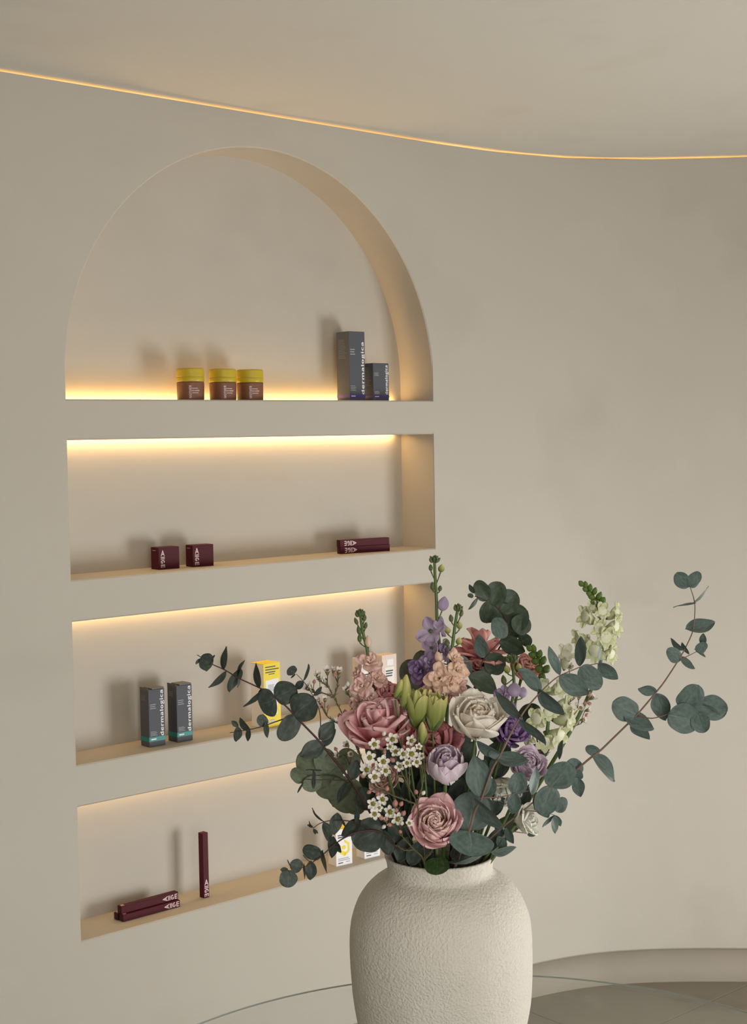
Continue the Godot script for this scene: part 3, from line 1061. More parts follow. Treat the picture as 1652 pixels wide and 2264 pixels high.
func peony_tulip(o: Node3D, at: Vector3, axis: Vector3, R: float, outer: Material, inner: Material) -> void:
	whorl(o, at, axis, ly(R, 1.80, 1.45, 86, -26, 0.05, -0.92, 0.92, {"ruffle": 0.02, "vm": 0.60, "b0": 0.3, "notch": -0.10}), 4, outer, 0.6, 6.0)
	whorl(o, at, axis, ly(R, 1.72, 1.30, 80, -24, 0.05, -0.86, 0.82, {"ruffle": 0.02, "vm": 0.60, "b0": 0.3, "notch": -0.10}), 4, outer, 1.35, 6.0)
	whorl(o, at, axis, ly(R, 1.35, 0.80, 62, -26, 0.05, -0.62, 0.48, {"ruffle": 0.03, "vm": 0.58, "twist": 0.28}), 6, inner, 0.2, 6.0)
	whorl(o, at, axis, ly(R, 1.10, 0.62, 42, -22, 0.05, -0.45, 0.34, {"ruffle": 0.03, "vm": 0.58, "twist": 0.30}), 5, inner, 0.9, 7.0)
	whorl(o, at, axis, ly(R, 0.90, 0.46, 22, -14, 0.03, -0.30, 0.24, {"ruffle": 0.04, "vm": 0.58, "twist": 0.32}), 4, inner, 0.4, 8.0)

func lisianthus(o: Node3D, at: Vector3, axis: Vector3, R: float, m: Material, n1 := 5, open := 0.0) -> void:
	calyx(o, at, axis, R, -0.92)
	whorl(o, at, axis, ly(R, 1.75, 1.85, 60 + open * 0.3, 26 + open, 0.06, -0.92, 1.10, {"ruffle": 0.05, "waves": 3.0, "vm": 0.60, "b0": 0.15, "roll": 0.08, "twist": 0.26}), n1, m, 0.3, 5.0)
	whorl(o, at, axis, ly(R, 1.68, 1.65, 48 + open * 0.3, 14 + open, 0.06, -0.88, 0.90, {"ruffle": 0.06, "waves": 2.8, "vm": 0.60, "b0": 0.15, "roll": 0.06, "twist": 0.26}), n1, m, 0.95, 5.0)
	whorl(o, at, axis, ly(R, 1.60, 1.40, 34 + open * 0.3, 6 + open * 0.7, 0.05, -0.82, 0.62, {"ruffle": 0.07, "waves": 2.4, "vm": 0.66, "b0": 0.2, "twist": 0.30}), 4, m, 0.5, 7.0)
	whorl(o, at, axis, ly(R, 1.50, 1.10, 20, -2 + open * 0.4, 0.03, -0.76, 0.32, {"ruffle": 0.08, "waves": 1.8, "vm": 0.66, "b0": 0.2, "twist": 0.34}), 3, m, 0.1, 8.0)

func half_open_bud(o: Node3D, foot: Vector3, tip: Vector3, width: float, m: Material) -> void:
	# overlapping petals still furled into a pointed cup
	var R := width * 0.0005
	var h := foot.distance_to(tip) / R
	var ax := tip - foot
	whorl(o, foot, ax, ly(R, h * 1.02, 2.1, 46, -16, 0.15, 0.0, 1.0, {"ruffle": 0.015, "waves": 1.4, "vm": 0.55, "b0": 0.35, "notch": -0.05}), 4, m, 0.4, 5.0)
	whorl(o, foot, ax, ly(R, h * 1.06, 1.7, 38, -13, 0.12, 0.0, 0.82, {"ruffle": 0.03, "waves": 1.8, "vm": 0.60, "b0": 0.35}), 4, m, 1.2, 6.0)

func floret(o: Node3D, at: Vector3, axis: Vector3, R: float, m: Material, n := 4, double := true) -> void:
	# a stock floret: broad crumpled petals on a short green calyx
	var f := Node3D.new()
	f.name = "floret"
	o.add_child(f, true)
	whorl(f, at, axis, ly(R, 0.95, 0.92, 62, 92, 0.05, -0.18, 1.3, {"ruffle": 0.13, "waves": 1.5, "vm": 0.66, "b0": 0.22, "notch": 0.12}), n, m, at.x * 90.0, 12.0)
	if double:
		whorl(f, at, axis, ly(R, 0.74, 0.66, 38, 66, 0.05, -0.12, 0.8, {"ruffle": 0.16, "waves": 1.4, "vm": 0.68, "b0": 0.25, "notch": 0.12}), 4, m, at.y * 70.0, 14.0)
		whorl(f, at, axis, ly(R, 0.52, 0.44, 16, 30, 0.03, -0.08, 0.4, {"ruffle": 0.16, "waves": 1.4, "vm": 0.68, "b0": 0.3}), 3, m, at.z * 70.0, 14.0)
	var st := begin()
	tube(st, [at - axis.normalized() * R * 0.75, at - axis.normalized() * R * 0.4, at], [R * 0.10, R * 0.16, R * 0.12], 7)
	part("calyx", done(st), M.bud_green, f)

func bud_mesh(kind: String) -> ArrayMesh:   # length 1 along y, width 1
	if cache.has("bud:" + kind):
		return cache["bud:" + kind]
	var rows := []
	for i in 11:
		var v := i / 10.0
		var row := []
		for k in 19:
			var a := TAU * (k % 18) / 18
			var r := 0.5 * pow(maxf(0.0, sin(PI * clampf(pow(v, 0.86), 0, 1))), 0.75)
			if kind == "spiral":
				r = 0.5 * pow(maxf(0.0, sin(PI * pow(v, 0.80) * 0.985)), 0.68)
				r *= 1.0 + 0.14 * sin(3.0 * a + 4.5 * v)
			else:
				r *= 1.0 + 0.07 * cos(4.0 * a)
			row.append(Vector3(cos(a) * r, v, sin(a) * r))
		rows.append(row)
	var st := begin()
	grid(st, rows, true)
	cache["bud:" + kind] = done(st)
	return cache["bud:" + kind]

func bud(o: Node3D, at: Vector3, tip: Vector3, width: float, m: Material, kind := "plain", called := "bud") -> void:
	var p := part(called, bud_mesh(kind), m, o)
	var y := tip - at
	var b := axis_basis(y)
	p.transform = Transform3D(Basis(b.x * width * 0.001, y, b.z * width * 0.001), at)

func bud_cluster(o: Node3D, at: Vector3, axis: Vector3, n: int, spread: float, size: float, m: Material) -> void:
	var b := axis_basis(axis)
	for k in n:
		rng.seed = hash("%s%d" % [o.name, k])
		var a := k * 2.39996
		var r := spread * 0.001 * sqrt((k + 0.4) / n)
		var base := at + b * Vector3(cos(a) * r * 0.35, -size * 0.0008, sin(a) * r * 0.35)
		var tip := at + b * Vector3(cos(a) * r, size * 0.001 * (1.0 - 0.8 * (r / (spread * 0.001)) * (r / (spread * 0.001))) * rng.randf_range(0.85, 1.1), sin(a) * r)
		bud(o, base, tip, size * rng.randf_range(0.55, 0.75), m)

func stock(label: String, stem: Array, cluster: Array, buds: Array, florets: Array, group: String) -> Node3D:
	# buds: [base on stem, foot, tip, width, material]; florets: [middle, axis, radius, material]
	var o := plant("stock_flower", label, "flower", group)
	add_stem(o, stem, 3.0, 2.0, M.stem)
	if cluster:
		bud_cluster(o, cluster[0], cluster[1], cluster[2], cluster[3], cluster[4], M.bud_green)
	for q in buds:
		bud(o, q[1], q[2], q[3], q[4])
		var sb := begin()
		tube(sb, [q[0], (q[0] + q[1]) / 2 + Vector3(0, -0.0006, 0), q[1]], [0.0009, 0.0008, 0.0010], 5)
		part("stalk", done(sb), M.stem, o)
	for q in florets:
		floret(o, q[0], q[1], q[2] * 0.001, q[3], q[4] if q.size() > 4 else 4, q[5] if q.size() > 5 else true)
		var foot: Vector3 = q[0] - (q[1] as Vector3).normalized() * q[2] * 0.0007
		var best: Vector3 = stem[0]
		for s in smooth(stem, 6):
			if s.distance_to(foot + Vector3(0, -0.012, 0)) < best.distance_to(foot + Vector3(0, -0.012, 0)):
				best = s
		var sf := begin()
		tube(sf, [best, foot], [0.0009, 0.0010], 5)
		part("stalk", done(sf), M.stem, o)
	return o

func snap_floret(o: Node3D, at: Vector3, axis: Vector3, R: float, m: Material) -> void:
	# a pouched tube with two upright lobes and three turned-down lobes
	var f := Node3D.new()
	f.name = "floret"
	o.add_child(f, true)
	var y := axis.normalized()
	var x := y.cross(Vector3(0, 1, 0)).normalized()
	if x.length() < 0.5:
		x = Vector3.RIGHT
	var up := x.cross(y).normalized()
	var foot := at - y * R * 1.5 - up * R * 0.25
	var st := begin()
	var p := smooth([foot, foot + y * R * 0.45 - up * R * 0.02, foot + y * R * 1.0 + up * R * 0.08, at - y * R * 0.10, at + y * R * 0.10], 3)
	var rad := []
	for k in p.size():
		var g := float(k) / (p.size() - 1)
		rad.append(R * (0.18 + 0.36 * sin(PI * minf(1.0, pow(g, 0.9) * 0.72))))
	tube(st, p, rad, 11, 4.0)
	part("throat", done(st), m, f)
	var lip := func(az: float, a1: float, L: float, W: float, n: int) -> void:
		var q := part("petal", petal_mesh(ly(R, L, W, 0, a1, 0.40, -0.30, 0.50, {"ruffle": 0.13, "waves": 1.7, "vm": 0.62, "b0": 0.55, "notch": 0.14}), n), m, f)
		q.transform = Transform3D(Basis(x, y, -up) * Basis(Vector3.UP, az), at)
	lip.call(PI - 0.50, 66, 0.95, 0.95, 0)
	lip.call(PI + 0.50, 66, 0.95, 0.95, 1)
	lip.call(0.0, 118, 0.85, 0.80, 2)
	lip.call(0.95, 112, 0.80, 0.80, 0)
	lip.call(-0.95, 112, 0.80, 0.80, 1)
	st = begin()
	tube(st, [foot - y * R * 0.25, foot, foot + y * R * 0.3], [R * 0.08, R * 0.22, R * 0.23], 7)
	part("calyx", done(st), M.bud_snap, f)

func snapdragon(label: String, stem: Array, buds: Array, florets: Array) -> void:
	var o := plant("snapdragon", label, "flower", "pale green snapdragons")
	add_stem(o, stem, 3.2, 1.8, M.stem)
	for q in buds:
		bud(o, q[0], q[1], q[2], M.bud_snap)
	for q in florets:
		snap_floret(o, q[0], q[1], q[2] * 0.001, q[3])

func wax_mesh(kind: String) -> ArrayMesh:      # radius 1, axis y
	if cache.has("wax:" + kind):
		return cache["wax:" + kind]
	var st := begin()
	if kind == "centre":
		lathe(st, [Vector2(0.10, -0.95), Vector2(0.20, -0.75), Vector2(0.34, -0.25), Vector2(0.38, 0.0), Vector2(0.35, 0.07), Vector2(0.26, 0.05), Vector2(0.12, 0.14), Vector2(0, 0.22)], 10)
	else:
		var lift := 0.30 if kind == "open" else 0.95
		for k in 5:
			var rows := []
			for i in 5:
				var v := i / 4.0
				var row := []
				for j in 6:
					var u := (j - 2.5) / 2.5
					var w := 0.345 * pow(maxf(0.0, sin(PI * clampf(0.12 + v * 0.88, 0, 1))), 0.5) + 0.01
					var r := 0.30 + v * 0.74 * (1.0 if kind == "open" else 0.62)
					var p := Vector3(u * w, 0.02 + lift * v * v * 0.6 + 0.10 * u * u, r)
					row.append(p.rotated(Vector3.UP, TAU * k / 5 + 0.12 * sin(k * 3.0)))
				rows.append(row)
			grid(st, rows)
	cache["wax:" + kind] = done(st)
	return cache["wax:" + kind]

func waxflower(label: String, twigs: Array, flowers: Array, buds: Array, seed_: int) -> void:
	# twigs: lists of points; flowers: [middle, axis, radius, kind]; buds: [middle, radius, white]
	var o := plant("waxflower_spray", label, "flower", "white waxflower sprays")
	var st := begin()
	var nd := begin()
	var all := []
	for t in twigs:
		var p := smooth(t, 3)
		tube(st, p, taper(p.size(), 0.0011, 0.0006), 5)
		for q in p:
			all.append(q)
		rng.seed = seed_ + p.size()
		for i in range(1, p.size()):           # needle leaves along the twig
			for s in 2:
				var d: Vector3 = (p[i] - p[i - 1]).normalized()
				var side := d.cross(Vector3(rng.randf_range(-1, 1), rng.randf_range(-1, 1), rng.randf_range(-1, 1))).normalized()
				var a: Vector3 = (p[i - 1] as Vector3).lerp(p[i], rng.randf())
				tube(nd, [a, a + (d * 0.7 + side * 0.55) * 0.0026, a + (d * 0.85 + side * 0.5) * 0.0056], [0.0004, 0.0005, 0.0002], 4)
	var reach := func(at: Vector3) -> Vector3:
		var best: Vector3 = all[0]
		for q in all:
			if q.distance_to(at + Vector3(0, -0.010, 0)) < best.distance_to(at + Vector3(0, -0.010, 0)):
				best = q
		return best
	for q in flowers:
		var f := part("flower", wax_mesh(q[3]), M.wax_petal if q[3] == "open" else M.wax_blush, o)
		var ax: Vector3 = (q[1] as Vector3).normalized()
		var r: float = q[2] * 0.001
		f.transform = Transform3D(axis_basis(ax) * Basis(Vector3.UP, q[2] * 7.7) * Basis.from_scale(Vector3.ONE * r), q[0])
		var c := part("flower_centre", wax_mesh("centre"), M.wax_center if q[3] == "open" else M.wax_cup, f)
		c.scale = Vector3(1.2, 1.0, 1.2)
		var foot: Vector3 = q[0] - ax * r * 0.9
		var root: Vector3 = reach.call(foot)
		tube(st, [root, (root + foot) / 2 - ax * 0.001, foot], [0.0005, 0.0005, 0.0006], 5)
	for q in buds:
		var r: float = q[1] * 0.001
		var root: Vector3 = reach.call(q[0])
		var d: Vector3 = ((q[0] as Vector3) - root).normalized()
		tube(st, [root, q[0] - d * r], [0.0005, 0.0006], 5)
		bud(o, q[0] - d * r * 1.6, q[0] + d * r * 1.1, q[1] * 1.9, M.wax_petal if q[2] else M.wax_bud)
	part("stem", done(st), M.wax_stem, o)
	part("needle_leaves", done(nd), M.needle, o).set_meta("kind", "stuff")

func build_bouquet() -> void:
	var o: Node3D
	branch("eucalyptus_branch", "dark eucalyptus branch arching out past the yellow carton", "eucalyptus branches in the bouquet", M.leaf_dark, M.bark,
		[[[B(-44.5, -47.5, -10.0), B(-74.1, 27.0, 10.0), B(-92.8, 64.9, 25.0), B(-103.2, 85.9, 35.0), B(-117.5, 112.1, 45.0), B(-136.5, 139.4, 50.0), B(-149.6, 157.4, 55.0), B(-160.4, 171.9, 58.0), B(-181.7, 195.3, 60.0), B(-189.1, 203.7, 60.0), B(-198.9, 214.6, 60.0), B(-212.2, 226.1, 60.0), B(-228.0, 236.1, 58.0), B(-236.8, 240.8, 57.0), B(-260.9, 252.2, 55.0), B(-278.6, 262.7, 52.0), B(-293.4, 269.2, 50.0), B(-303.6, 275.6, 48.0), B(-314.9, 282.0, 46.0)], 2.0, 0.5],
		[[B(-188.6, 203.1, 60.0), B(-206.7, 197.7, 64.0), B(-222.9, 192.9, 68.0), B(-235.7, 189.4, 70.0), B(-250.3, 187.1, 72.0), B(-267.7, 184.8, 74.0), B(-271.8, 184.3, 74.0)], 0.9, 0.4],
		[[B(-156.3, 171.9, 58.0), B(-155.0, 189.7, 52.0), B(-156.6, 206.5, 46.0), B(-164.3, 223.5, 40.0), B(-174.8, 240.3, 36.0), B(-186.5, 252.8, 34.0)], 0.8, 0.4],
		[[B(-118.1, 112.7, 45.0), B(-135.0, 115.4, 55.0), B(-149.6, 117.4, 60.0), B(-164.3, 118.1, 62.0), B(-177.7, 120.0, 64.0)], 0.9, 0.4]],
		[[B(-294.6, 269.8, 49.8), B(-311.1, 277.6, 48.5), 23.5, -4, "round", 0],
		[B(-300.1, 267.4, 49.2), B(-291.9, 281.5, 45.1), 10.4, -55, "oval", 2],
		[B(-311.3, 277.3, 46.8), B(-316.7, 269.8, 47.8), 5.8, -44, "oval", 0],
		[B(-300.7, 267.4, 49.2), B(-303.4, 260.0, 47.4), 5.0, -18, "oval", 0],
		[B(-280.4, 262.7, 51.8), B(-275.3, 293.9, 54.4), 19.1, -56, "lance", 0],
		[B(-276.8, 261.5, 52.3), B(-299.0, 241.9, 63.7), 19.5, -59, "lance", 3],
		[B(-258.3, 264.5, 54.4), B(-274.0, 232.3, 45.5), 20.8, -47, "oval", 0],
		[B(-260.9, 253.4, 54.9), B(-252.0, 275.5, 57.0), 14.3, -70, "oval", 2],
		[B(-260.9, 252.2, 55.0), B(-262.4, 239.1, 54.9), 8.0, -68, "oval", 2],
		[B(-233.3, 239.1, 57.4), B(-237.0, 272.2, 60.4), 20.1, -54, "lance", 0],
		[B(-228.6, 237.9, 57.9), B(-254.6, 215.9, 61.5), 21.3, -65, "lance", 2],
		[B(-212.8, 225.5, 60.0), B(-234.6, 217.2, 54.8), 38.5, 2, "round", 1],
		[B(-212.8, 225.5, 60.0), B(-185.4, 239.5, 61.4), 33.4, 12, "round", 3],
		[B(-189.1, 203.2, 60.1), B(-160.3, 224.1, 63.9), 38.7, -6, "round", 1],
		[B(-185.6, 202.5, 60.0), B(-206.8, 172.8, 69.7), 28.3, -18, "round", 2],
		[B(-226.4, 190.7, 68.6), B(-233.1, 205.8, 69.7), 14.2, 10, "round", 2],
		[B(-225.8, 196.5, 68.3), B(-223.1, 176.3, 70.8), 12.7, -59, "oval", 0],
		[B(-245.7, 185.7, 71.4), B(-258.6, 203.3, 72.7), 13.3, -38, "oval", 2],
		[B(-245.6, 188.6, 71.3), B(-249.2, 171.5, 68.1), 10.2, 42, "oval", 3],
		[B(-261.7, 192.2, 73.2), B(-264.5, 171.1, 67.8), 12.3, -26, "oval", 2],
		[B(-260.6, 191.6, 73.1), B(-269.2, 199.3, 72.4), 7.1, 4, "oval", 3],
		[B(-188.3, 253.4, 34.0), B(-196.1, 260.9, 31.3), 15.1, 19, "round", 3],
		[B(-187.7, 252.8, 34.0), B(-193.7, 247.2, 35.6), 5.2, -55, "oval", 0],
		[B(-177.1, 243.9, 35.5), B(-169.9, 266.7, 40.3), 14.1, 72, "oval", 3],
		[B(-177.1, 243.3, 35.6), B(-188.7, 233.0, 34.0), 10.5, 17, "oval", 2],
		[B(-164.2, 224.6, 39.8), B(-152.9, 235.6, 35.2), 10.1, 45, "oval", 2],
		[B(-156.9, 170.0, 57.4), B(-137.8, 192.4, 51.9), 19.9, 0, "oval", 1],
		[B(-150.0, 163.6, 55.8), B(-181.8, 149.9, 64.2), 23.8, 10, "oval", 3],
		[B(-154.1, 157.1, 45.0), B(-135.8, 180.6, 44.2), 18.2, 39, "oval", 0],
		[B(-117.5, 112.7, 45.1), B(-108.1, 138.4, 40.0), 17.7, 2, "oval", 1],
		[B(-115.7, 110.7, 44.3), B(-133.9, 85.0, 53.3), 20.3, 54, "oval", 3],
		[B(-165.7, 106.2, 62.0), B(-165.4, 132.8, 71.4), 14.8, 69, "oval", 1],
		[B(-178.9, 116.5, 64.0), B(-186.5, 101.0, 60.9), 10.0, -69, "oval", 1],
		[B(-154.1, 130.1, 60.6), B(-175.4, 129.9, 57.8), 13.0, -68, "oval", 0]])
	branch("foliage_branch", "olive green broad-leaved branch behind the dark eucalyptus", "", M.leaf_olive, M.stem_dark,
		[[[B(-56.3, -50.3, -40.0), B(-79.9, 31.2, -20.0), B(-103.6, 77.7, -10.0), B(-133.6, 104.0, -6.0), B(-163.9, 108.5, -2.0), B(-181.0, 101.9, 0.0)], 1.6, 0.5]],
		[[B(-179.8, 101.9, -0.1), B(-196.4, 119.0, 0.8), 20.8, -10, "round", 0],
		[B(-155.4, 110.0, -3.1), B(-188.2, 135.8, -11.4), 37.5, 4, "round", 2],
		[B(-156.8, 100.1, -3.1), B(-183.2, 98.1, 6.8), 21.7, -1, "round", 3],
		[B(-122.3, 121.0, -6.0), B(-156.5, 123.9, -6.7), 36.7, -17, "round", 3],
		[B(-126.3, 103.7, -6.6), B(-166.2, 86.4, -17.2), 40.2, 21, "round", 3],
		[B(-106.9, 96.7, -8.5), B(-143.9, 62.9, -17.4), 50.9, 4, "round", 0],
		[B(-100.6, 78.9, -10.1), B(-125.6, 55.8, -19.6), 33.9, 1, "round", 2],
		[B(-139.5, 116.6, -5.0), B(-163.2, 141.4, -0.7), 31.5, 16, "round", 3],
		[B(-109.0, 115.6, -7.2), B(-131.9, 139.2, -13.7), 28.3, 20, "round", 2]])
	branch("eucalyptus_branch", "dark eucalyptus branch drooping beside the vase's neck", "eucalyptus branches in the bouquet", M.leaf_dark, M.bark,
		[[[B(-26.3, -44.7, 0.0), B(-50.7, 10.6, 40.0), B(-77.1, 47.3, 66.0), B(-103.5, 52.9, 76.0), B(-124.5, 47.7, 84.0), B(-138.6, 39.6, 88.0), B(-155.6, 26.3, 92.0), B(-167.8, 18.6, 95.0), B(-180.0, 12.9, 97.0), B(-198.5, 9.5, 100.0)], 1.6, 0.4],
		[[B(-94.6, 55.2, 72.0), B(-112.1, 63.3, 70.0), B(-129.7, 66.0, 70.0), B(-147.3, 66.2, 72.0), B(-159.0, 62.8, 74.0), B(-166.0, 58.1, 76.0)], 0.9, 0.4]],
		[[B(-76.4, 55.6, 66.1), B(-115.6, 36.4, 67.4), 43.4, 15, "round", 3],
		[B(-104.4, 66.3, 70.6), B(-130.0, 46.2, 71.8), 19.9, 40, "oval", 0],
		[B(-112.2, 62.1, 70.1), B(-111.2, 86.9, 65.0), 15.8, 61, "lance", 2],
		[B(-134.8, 76.3, 70.6), B(-139.4, 47.5, 71.6), 17.8, -19, "oval", 0],
		[B(-131.4, 72.0, 70.2), B(-123.5, 55.7, 67.5), 10.6, 64, "oval", 1],
		[B(-152.0, 65.3, 72.8), B(-167.2, 85.1, 77.1), 14.8, -71, "oval", 2],
		[B(-152.6, 64.8, 72.9), B(-146.2, 41.9, 82.8), 15.9, -40, "oval", 2],
		[B(-165.5, 58.1, 75.9), B(-171.7, 67.9, 76.6), 7.0, -65, "oval", 2],
		[B(-166.6, 59.3, 75.9), B(-174.1, 62.9, 77.9), 5.0, 62, "oval", 1],
		[B(-166.1, 57.5, 76.0), B(-163.2, 50.0, 77.0), 5.0, -54, "oval", 1],
		[B(-165.5, 56.9, 76.0), B(-160.2, 51.5, 78.1), 4.8, -53, "oval", 1],
		[B(-140.1, 50.0, 87.0), B(-142.9, 22.2, 88.7), 17.2, 39, "oval", 0],
		[B(-137.9, 43.6, 87.3), B(-129.9, 30.5, 93.8), 10.2, 32, "oval", 3],
		[B(-155.6, 26.3, 92.0), B(-179.4, 35.3, 89.0), 19.5, -2, "round", 2],
		[B(-154.3, 33.7, 91.0), B(-148.7, 6.8, 101.9), 18.5, 66, "lance", 0],
		[B(-169.5, 21.0, 95.1), B(-170.7, -5.4, 91.5), 15.3, -1, "oval", 2],
		[B(-167.2, 17.4, 95.0), B(-179.3, 28.1, 92.5), 10.1, -73, "oval", 3],
		[B(-178.2, 18.6, 96.4), B(-177.7, 0.1, 103.1), 12.4, 73, "oval", 0],
		[B(-180.6, 13.0, 97.1), B(-195.3, 20.5, 101.6), 17.4, 18, "round", 1],
		[B(-189.9, 7.8, 98.7), B(-198.8, 24.0, 99.3), 9.1, -75, "oval", 3],
		[B(-198.5, 10.6, 100.0), B(-199.1, -10.0, 105.4), 24.0, -18, "round", 3],
		[B(-197.9, 9.4, 99.9), B(-208.3, 12.0, 100.2), 7.5, 9, "oval", 1]])
	branch("eucalyptus_branch", "long blue-green eucalyptus branch reaching far out over the bare wall", "eucalyptus branches in the bouquet", M.leaf_blue, M.bark_pale,
		[[[B(29.2, -48.8, -10.0), B(72.1, 9.2, 0.0), B(126.0, 61.5, 15.0), B(167.4, 102.9, 25.0), B(180.7, 116.6, 30.0), B(199.0, 133.2, 33.0), B(212.5, 143.7, 35.0), B(226.6, 157.7, 37.0), B(249.6, 180.8, 40.0), B(261.4, 192.8, 41.0), B(286.6, 223.4, 44.0), B(296.6, 236.5, 45.0), B(313.7, 262.6, 46.0), B(324.5, 281.5, 46.0), B(333.5, 301.5, 46.0), B(336.2, 319.8, 45.0), B(336.5, 339.9, 44.0), B(331.2, 359.9, 42.0)], 2.0, 0.6],
		[[B(261.4, 191.0, 41.0), B(276.3, 188.8, 50.0), B(289.5, 192.0, 55.0), B(299.6, 195.9, 58.0), B(316.8, 199.6, 60.0), B(334.5, 200.4, 60.0)], 0.9, 0.5],
		[[B(313.7, 263.8, 46.0), B(325.8, 269.3, 48.0), B(337.2, 275.3, 50.0)], 0.7, 0.4]],
		[[B(328.8, 358.8, 42.0), B(311.5, 379.6, 51.8), 20.2, -15, "round", 3],
		[B(330.6, 359.3, 42.0), B(341.7, 379.9, 48.3), 17.1, 4, "round", 3],
		[B(334.7, 338.7, 44.1), B(353.9, 360.8, 48.8), 18.3, 67, "lance", 1],
		[B(338.3, 338.6, 44.1), B(308.2, 333.5, 46.6), 18.6, -75, "oval", 0],
		[B(324.1, 304.7, 45.9), B(365.2, 311.4, 34.5), 24.3, -47, "oval", 1],
		[B(316.6, 263.2, 46.4), B(300.1, 279.6, 46.5), 18.8, 14, "round", 1],
		[B(321.5, 277.4, 46.0), B(305.8, 292.2, 39.6), 14.2, -60, "oval", 2],
		[B(319.2, 287.5, 46.0), B(328.4, 271.4, 46.9), 11.4, 65, "oval", 2],
		[B(316.1, 267.9, 46.0), B(335.7, 253.0, 48.0), 15.4, -49, "oval", 0],
		[B(340.1, 273.5, 50.0), B(346.6, 289.0, 55.6), 16.6, 17, "round", 3],
		[B(344.9, 282.9, 50.0), B(345.7, 300.1, 54.6), 10.2, -36, "oval", 1],
		[B(334.3, 278.9, 49.8), B(348.7, 268.1, 51.0), 11.2, -65, "oval", 3],
		[B(286.6, 221.6, 43.9), B(260.6, 227.9, 50.0), 15.6, -19, "oval", 1],
		[B(285.4, 220.4, 43.8), B(299.0, 182.9, 37.1), 25.4, 5, "oval", 0],
		[B(260.8, 192.2, 40.9), B(228.3, 209.5, 44.1), 31.5, 8, "round", 3],
		[B(242.5, 195.4, 40.3), B(280.6, 174.8, 51.7), 28.3, -41, "oval", 0],
		[B(251.9, 178.9, 40.0), B(278.1, 157.8, 36.0), 19.8, 41, "oval", 0],
		[B(315.7, 203.1, 59.9), B(336.3, 234.5, 68.9), 33.9, 2, "round", 0],
		[B(334.5, 206.4, 60.0), B(374.4, 198.6, 60.4), 34.2, 8, "round", 3],
		[B(297.6, 195.5, 62.0), B(337.6, 183.4, 64.3), 38.5, 0, "round", 1],
		[B(333.7, 197.4, 66.0), B(341.8, 172.9, 71.1), 24.5, 18, "round", 1],
		[B(337.5, 210.5, 60.0), B(363.4, 195.2, 69.3), 14.0, -75, "lance", 3],
		[B(211.9, 141.9, 34.8), B(194.1, 147.9, 30.6), 14.3, -8, "round", 1],
		[B(202.5, 137.5, 33.6), B(231.5, 102.0, 33.6), 27.8, -50, "oval", 2]])
	branch("eucalyptus_branch", "blue-green eucalyptus sprig with broad leaves above the white bud", "eucalyptus branches in the bouquet", M.leaf_blue, M.bark_pale,
		[[[B(22.0, -42.5, 10.0), B(51.7, 12.0, 30.0), B(80.4, 47.3, 50.0), B(109.4, 73.4, 60.0), B(142.6, 104.1, 66.0), B(160.0, 119.1, 60.0), B(176.2, 123.6, 50.0)], 1.7, 0.6],
		[[B(109.5, 71.7, 58.0), B(131.1, 67.5, 50.0), B(150.1, 61.6, 45.0)], 0.8, 0.4],
		[[B(80.8, 46.0, 45.0), B(96.1, 39.5, 40.0), B(111.4, 35.7, 36.0)], 0.8, 0.5]],
		[[B(143.8, 104.1, 65.8), B(165.8, 137.9, 75.4), 41.9, 19, "round", 2],
		[B(174.0, 110.6, 30.0), B(183.3, 131.2, 25.4), 29.1, 20, "round", 1],
		[B(158.7, 133.2, 35.0), B(163.0, 159.6, 40.6), 15.7, -72, "oval", 3],
		[B(181.7, 109.2, 35.0), B(185.0, 84.7, 43.4), 17.8, 21, "oval", 1],
		[B(177.7, 119.0, 30.0), B(188.8, 104.8, 26.9), 12.8, 21, "round", 3],
		[B(143.3, 105.2, 65.7), B(130.8, 67.3, 63.3), 32.8, -6, "round", 0],
		[B(127.2, 90.9, 40.0), B(141.4, 58.8, 47.5), 22.7, -7, "oval", 3],
		[B(153.7, 65.2, 45.0), B(163.4, 84.9, 45.2), 16.5, -5, "round", 2],
		[B(149.4, 61.0, 45.1), B(134.2, 46.0, 46.4), 13.1, -51, "oval", 0],
		[B(150.6, 61.0, 45.0), B(149.9, 39.4, 54.2), 14.6, -40, "oval", 0],
		[B(150.1, 61.6, 45.0), B(158.7, 45.3, 40.9), 10.4, 25, "oval", 0],
		[B(115.0, 34.4, 36.0), B(127.7, 38.5, 40.5), 10.2, -10, "round", 1],
		[B(86.9, 45.4, 43.2), B(95.6, 25.8, 49.4), 14.0, 37, "oval", 3],
		[B(64.2, 18.5, 62.0), B(98.5, 22.6, 55.4), 21.0, 41, "oval", 2],
		[B(61.7, 12.3, 40.0), B(82.0, 43.4, 31.0), 23.6, -53, "oval", 1],
		[B(74.7, 34.0, 45.0), B(86.4, 15.7, 45.0), 13.4, -10, "oval", 0]])
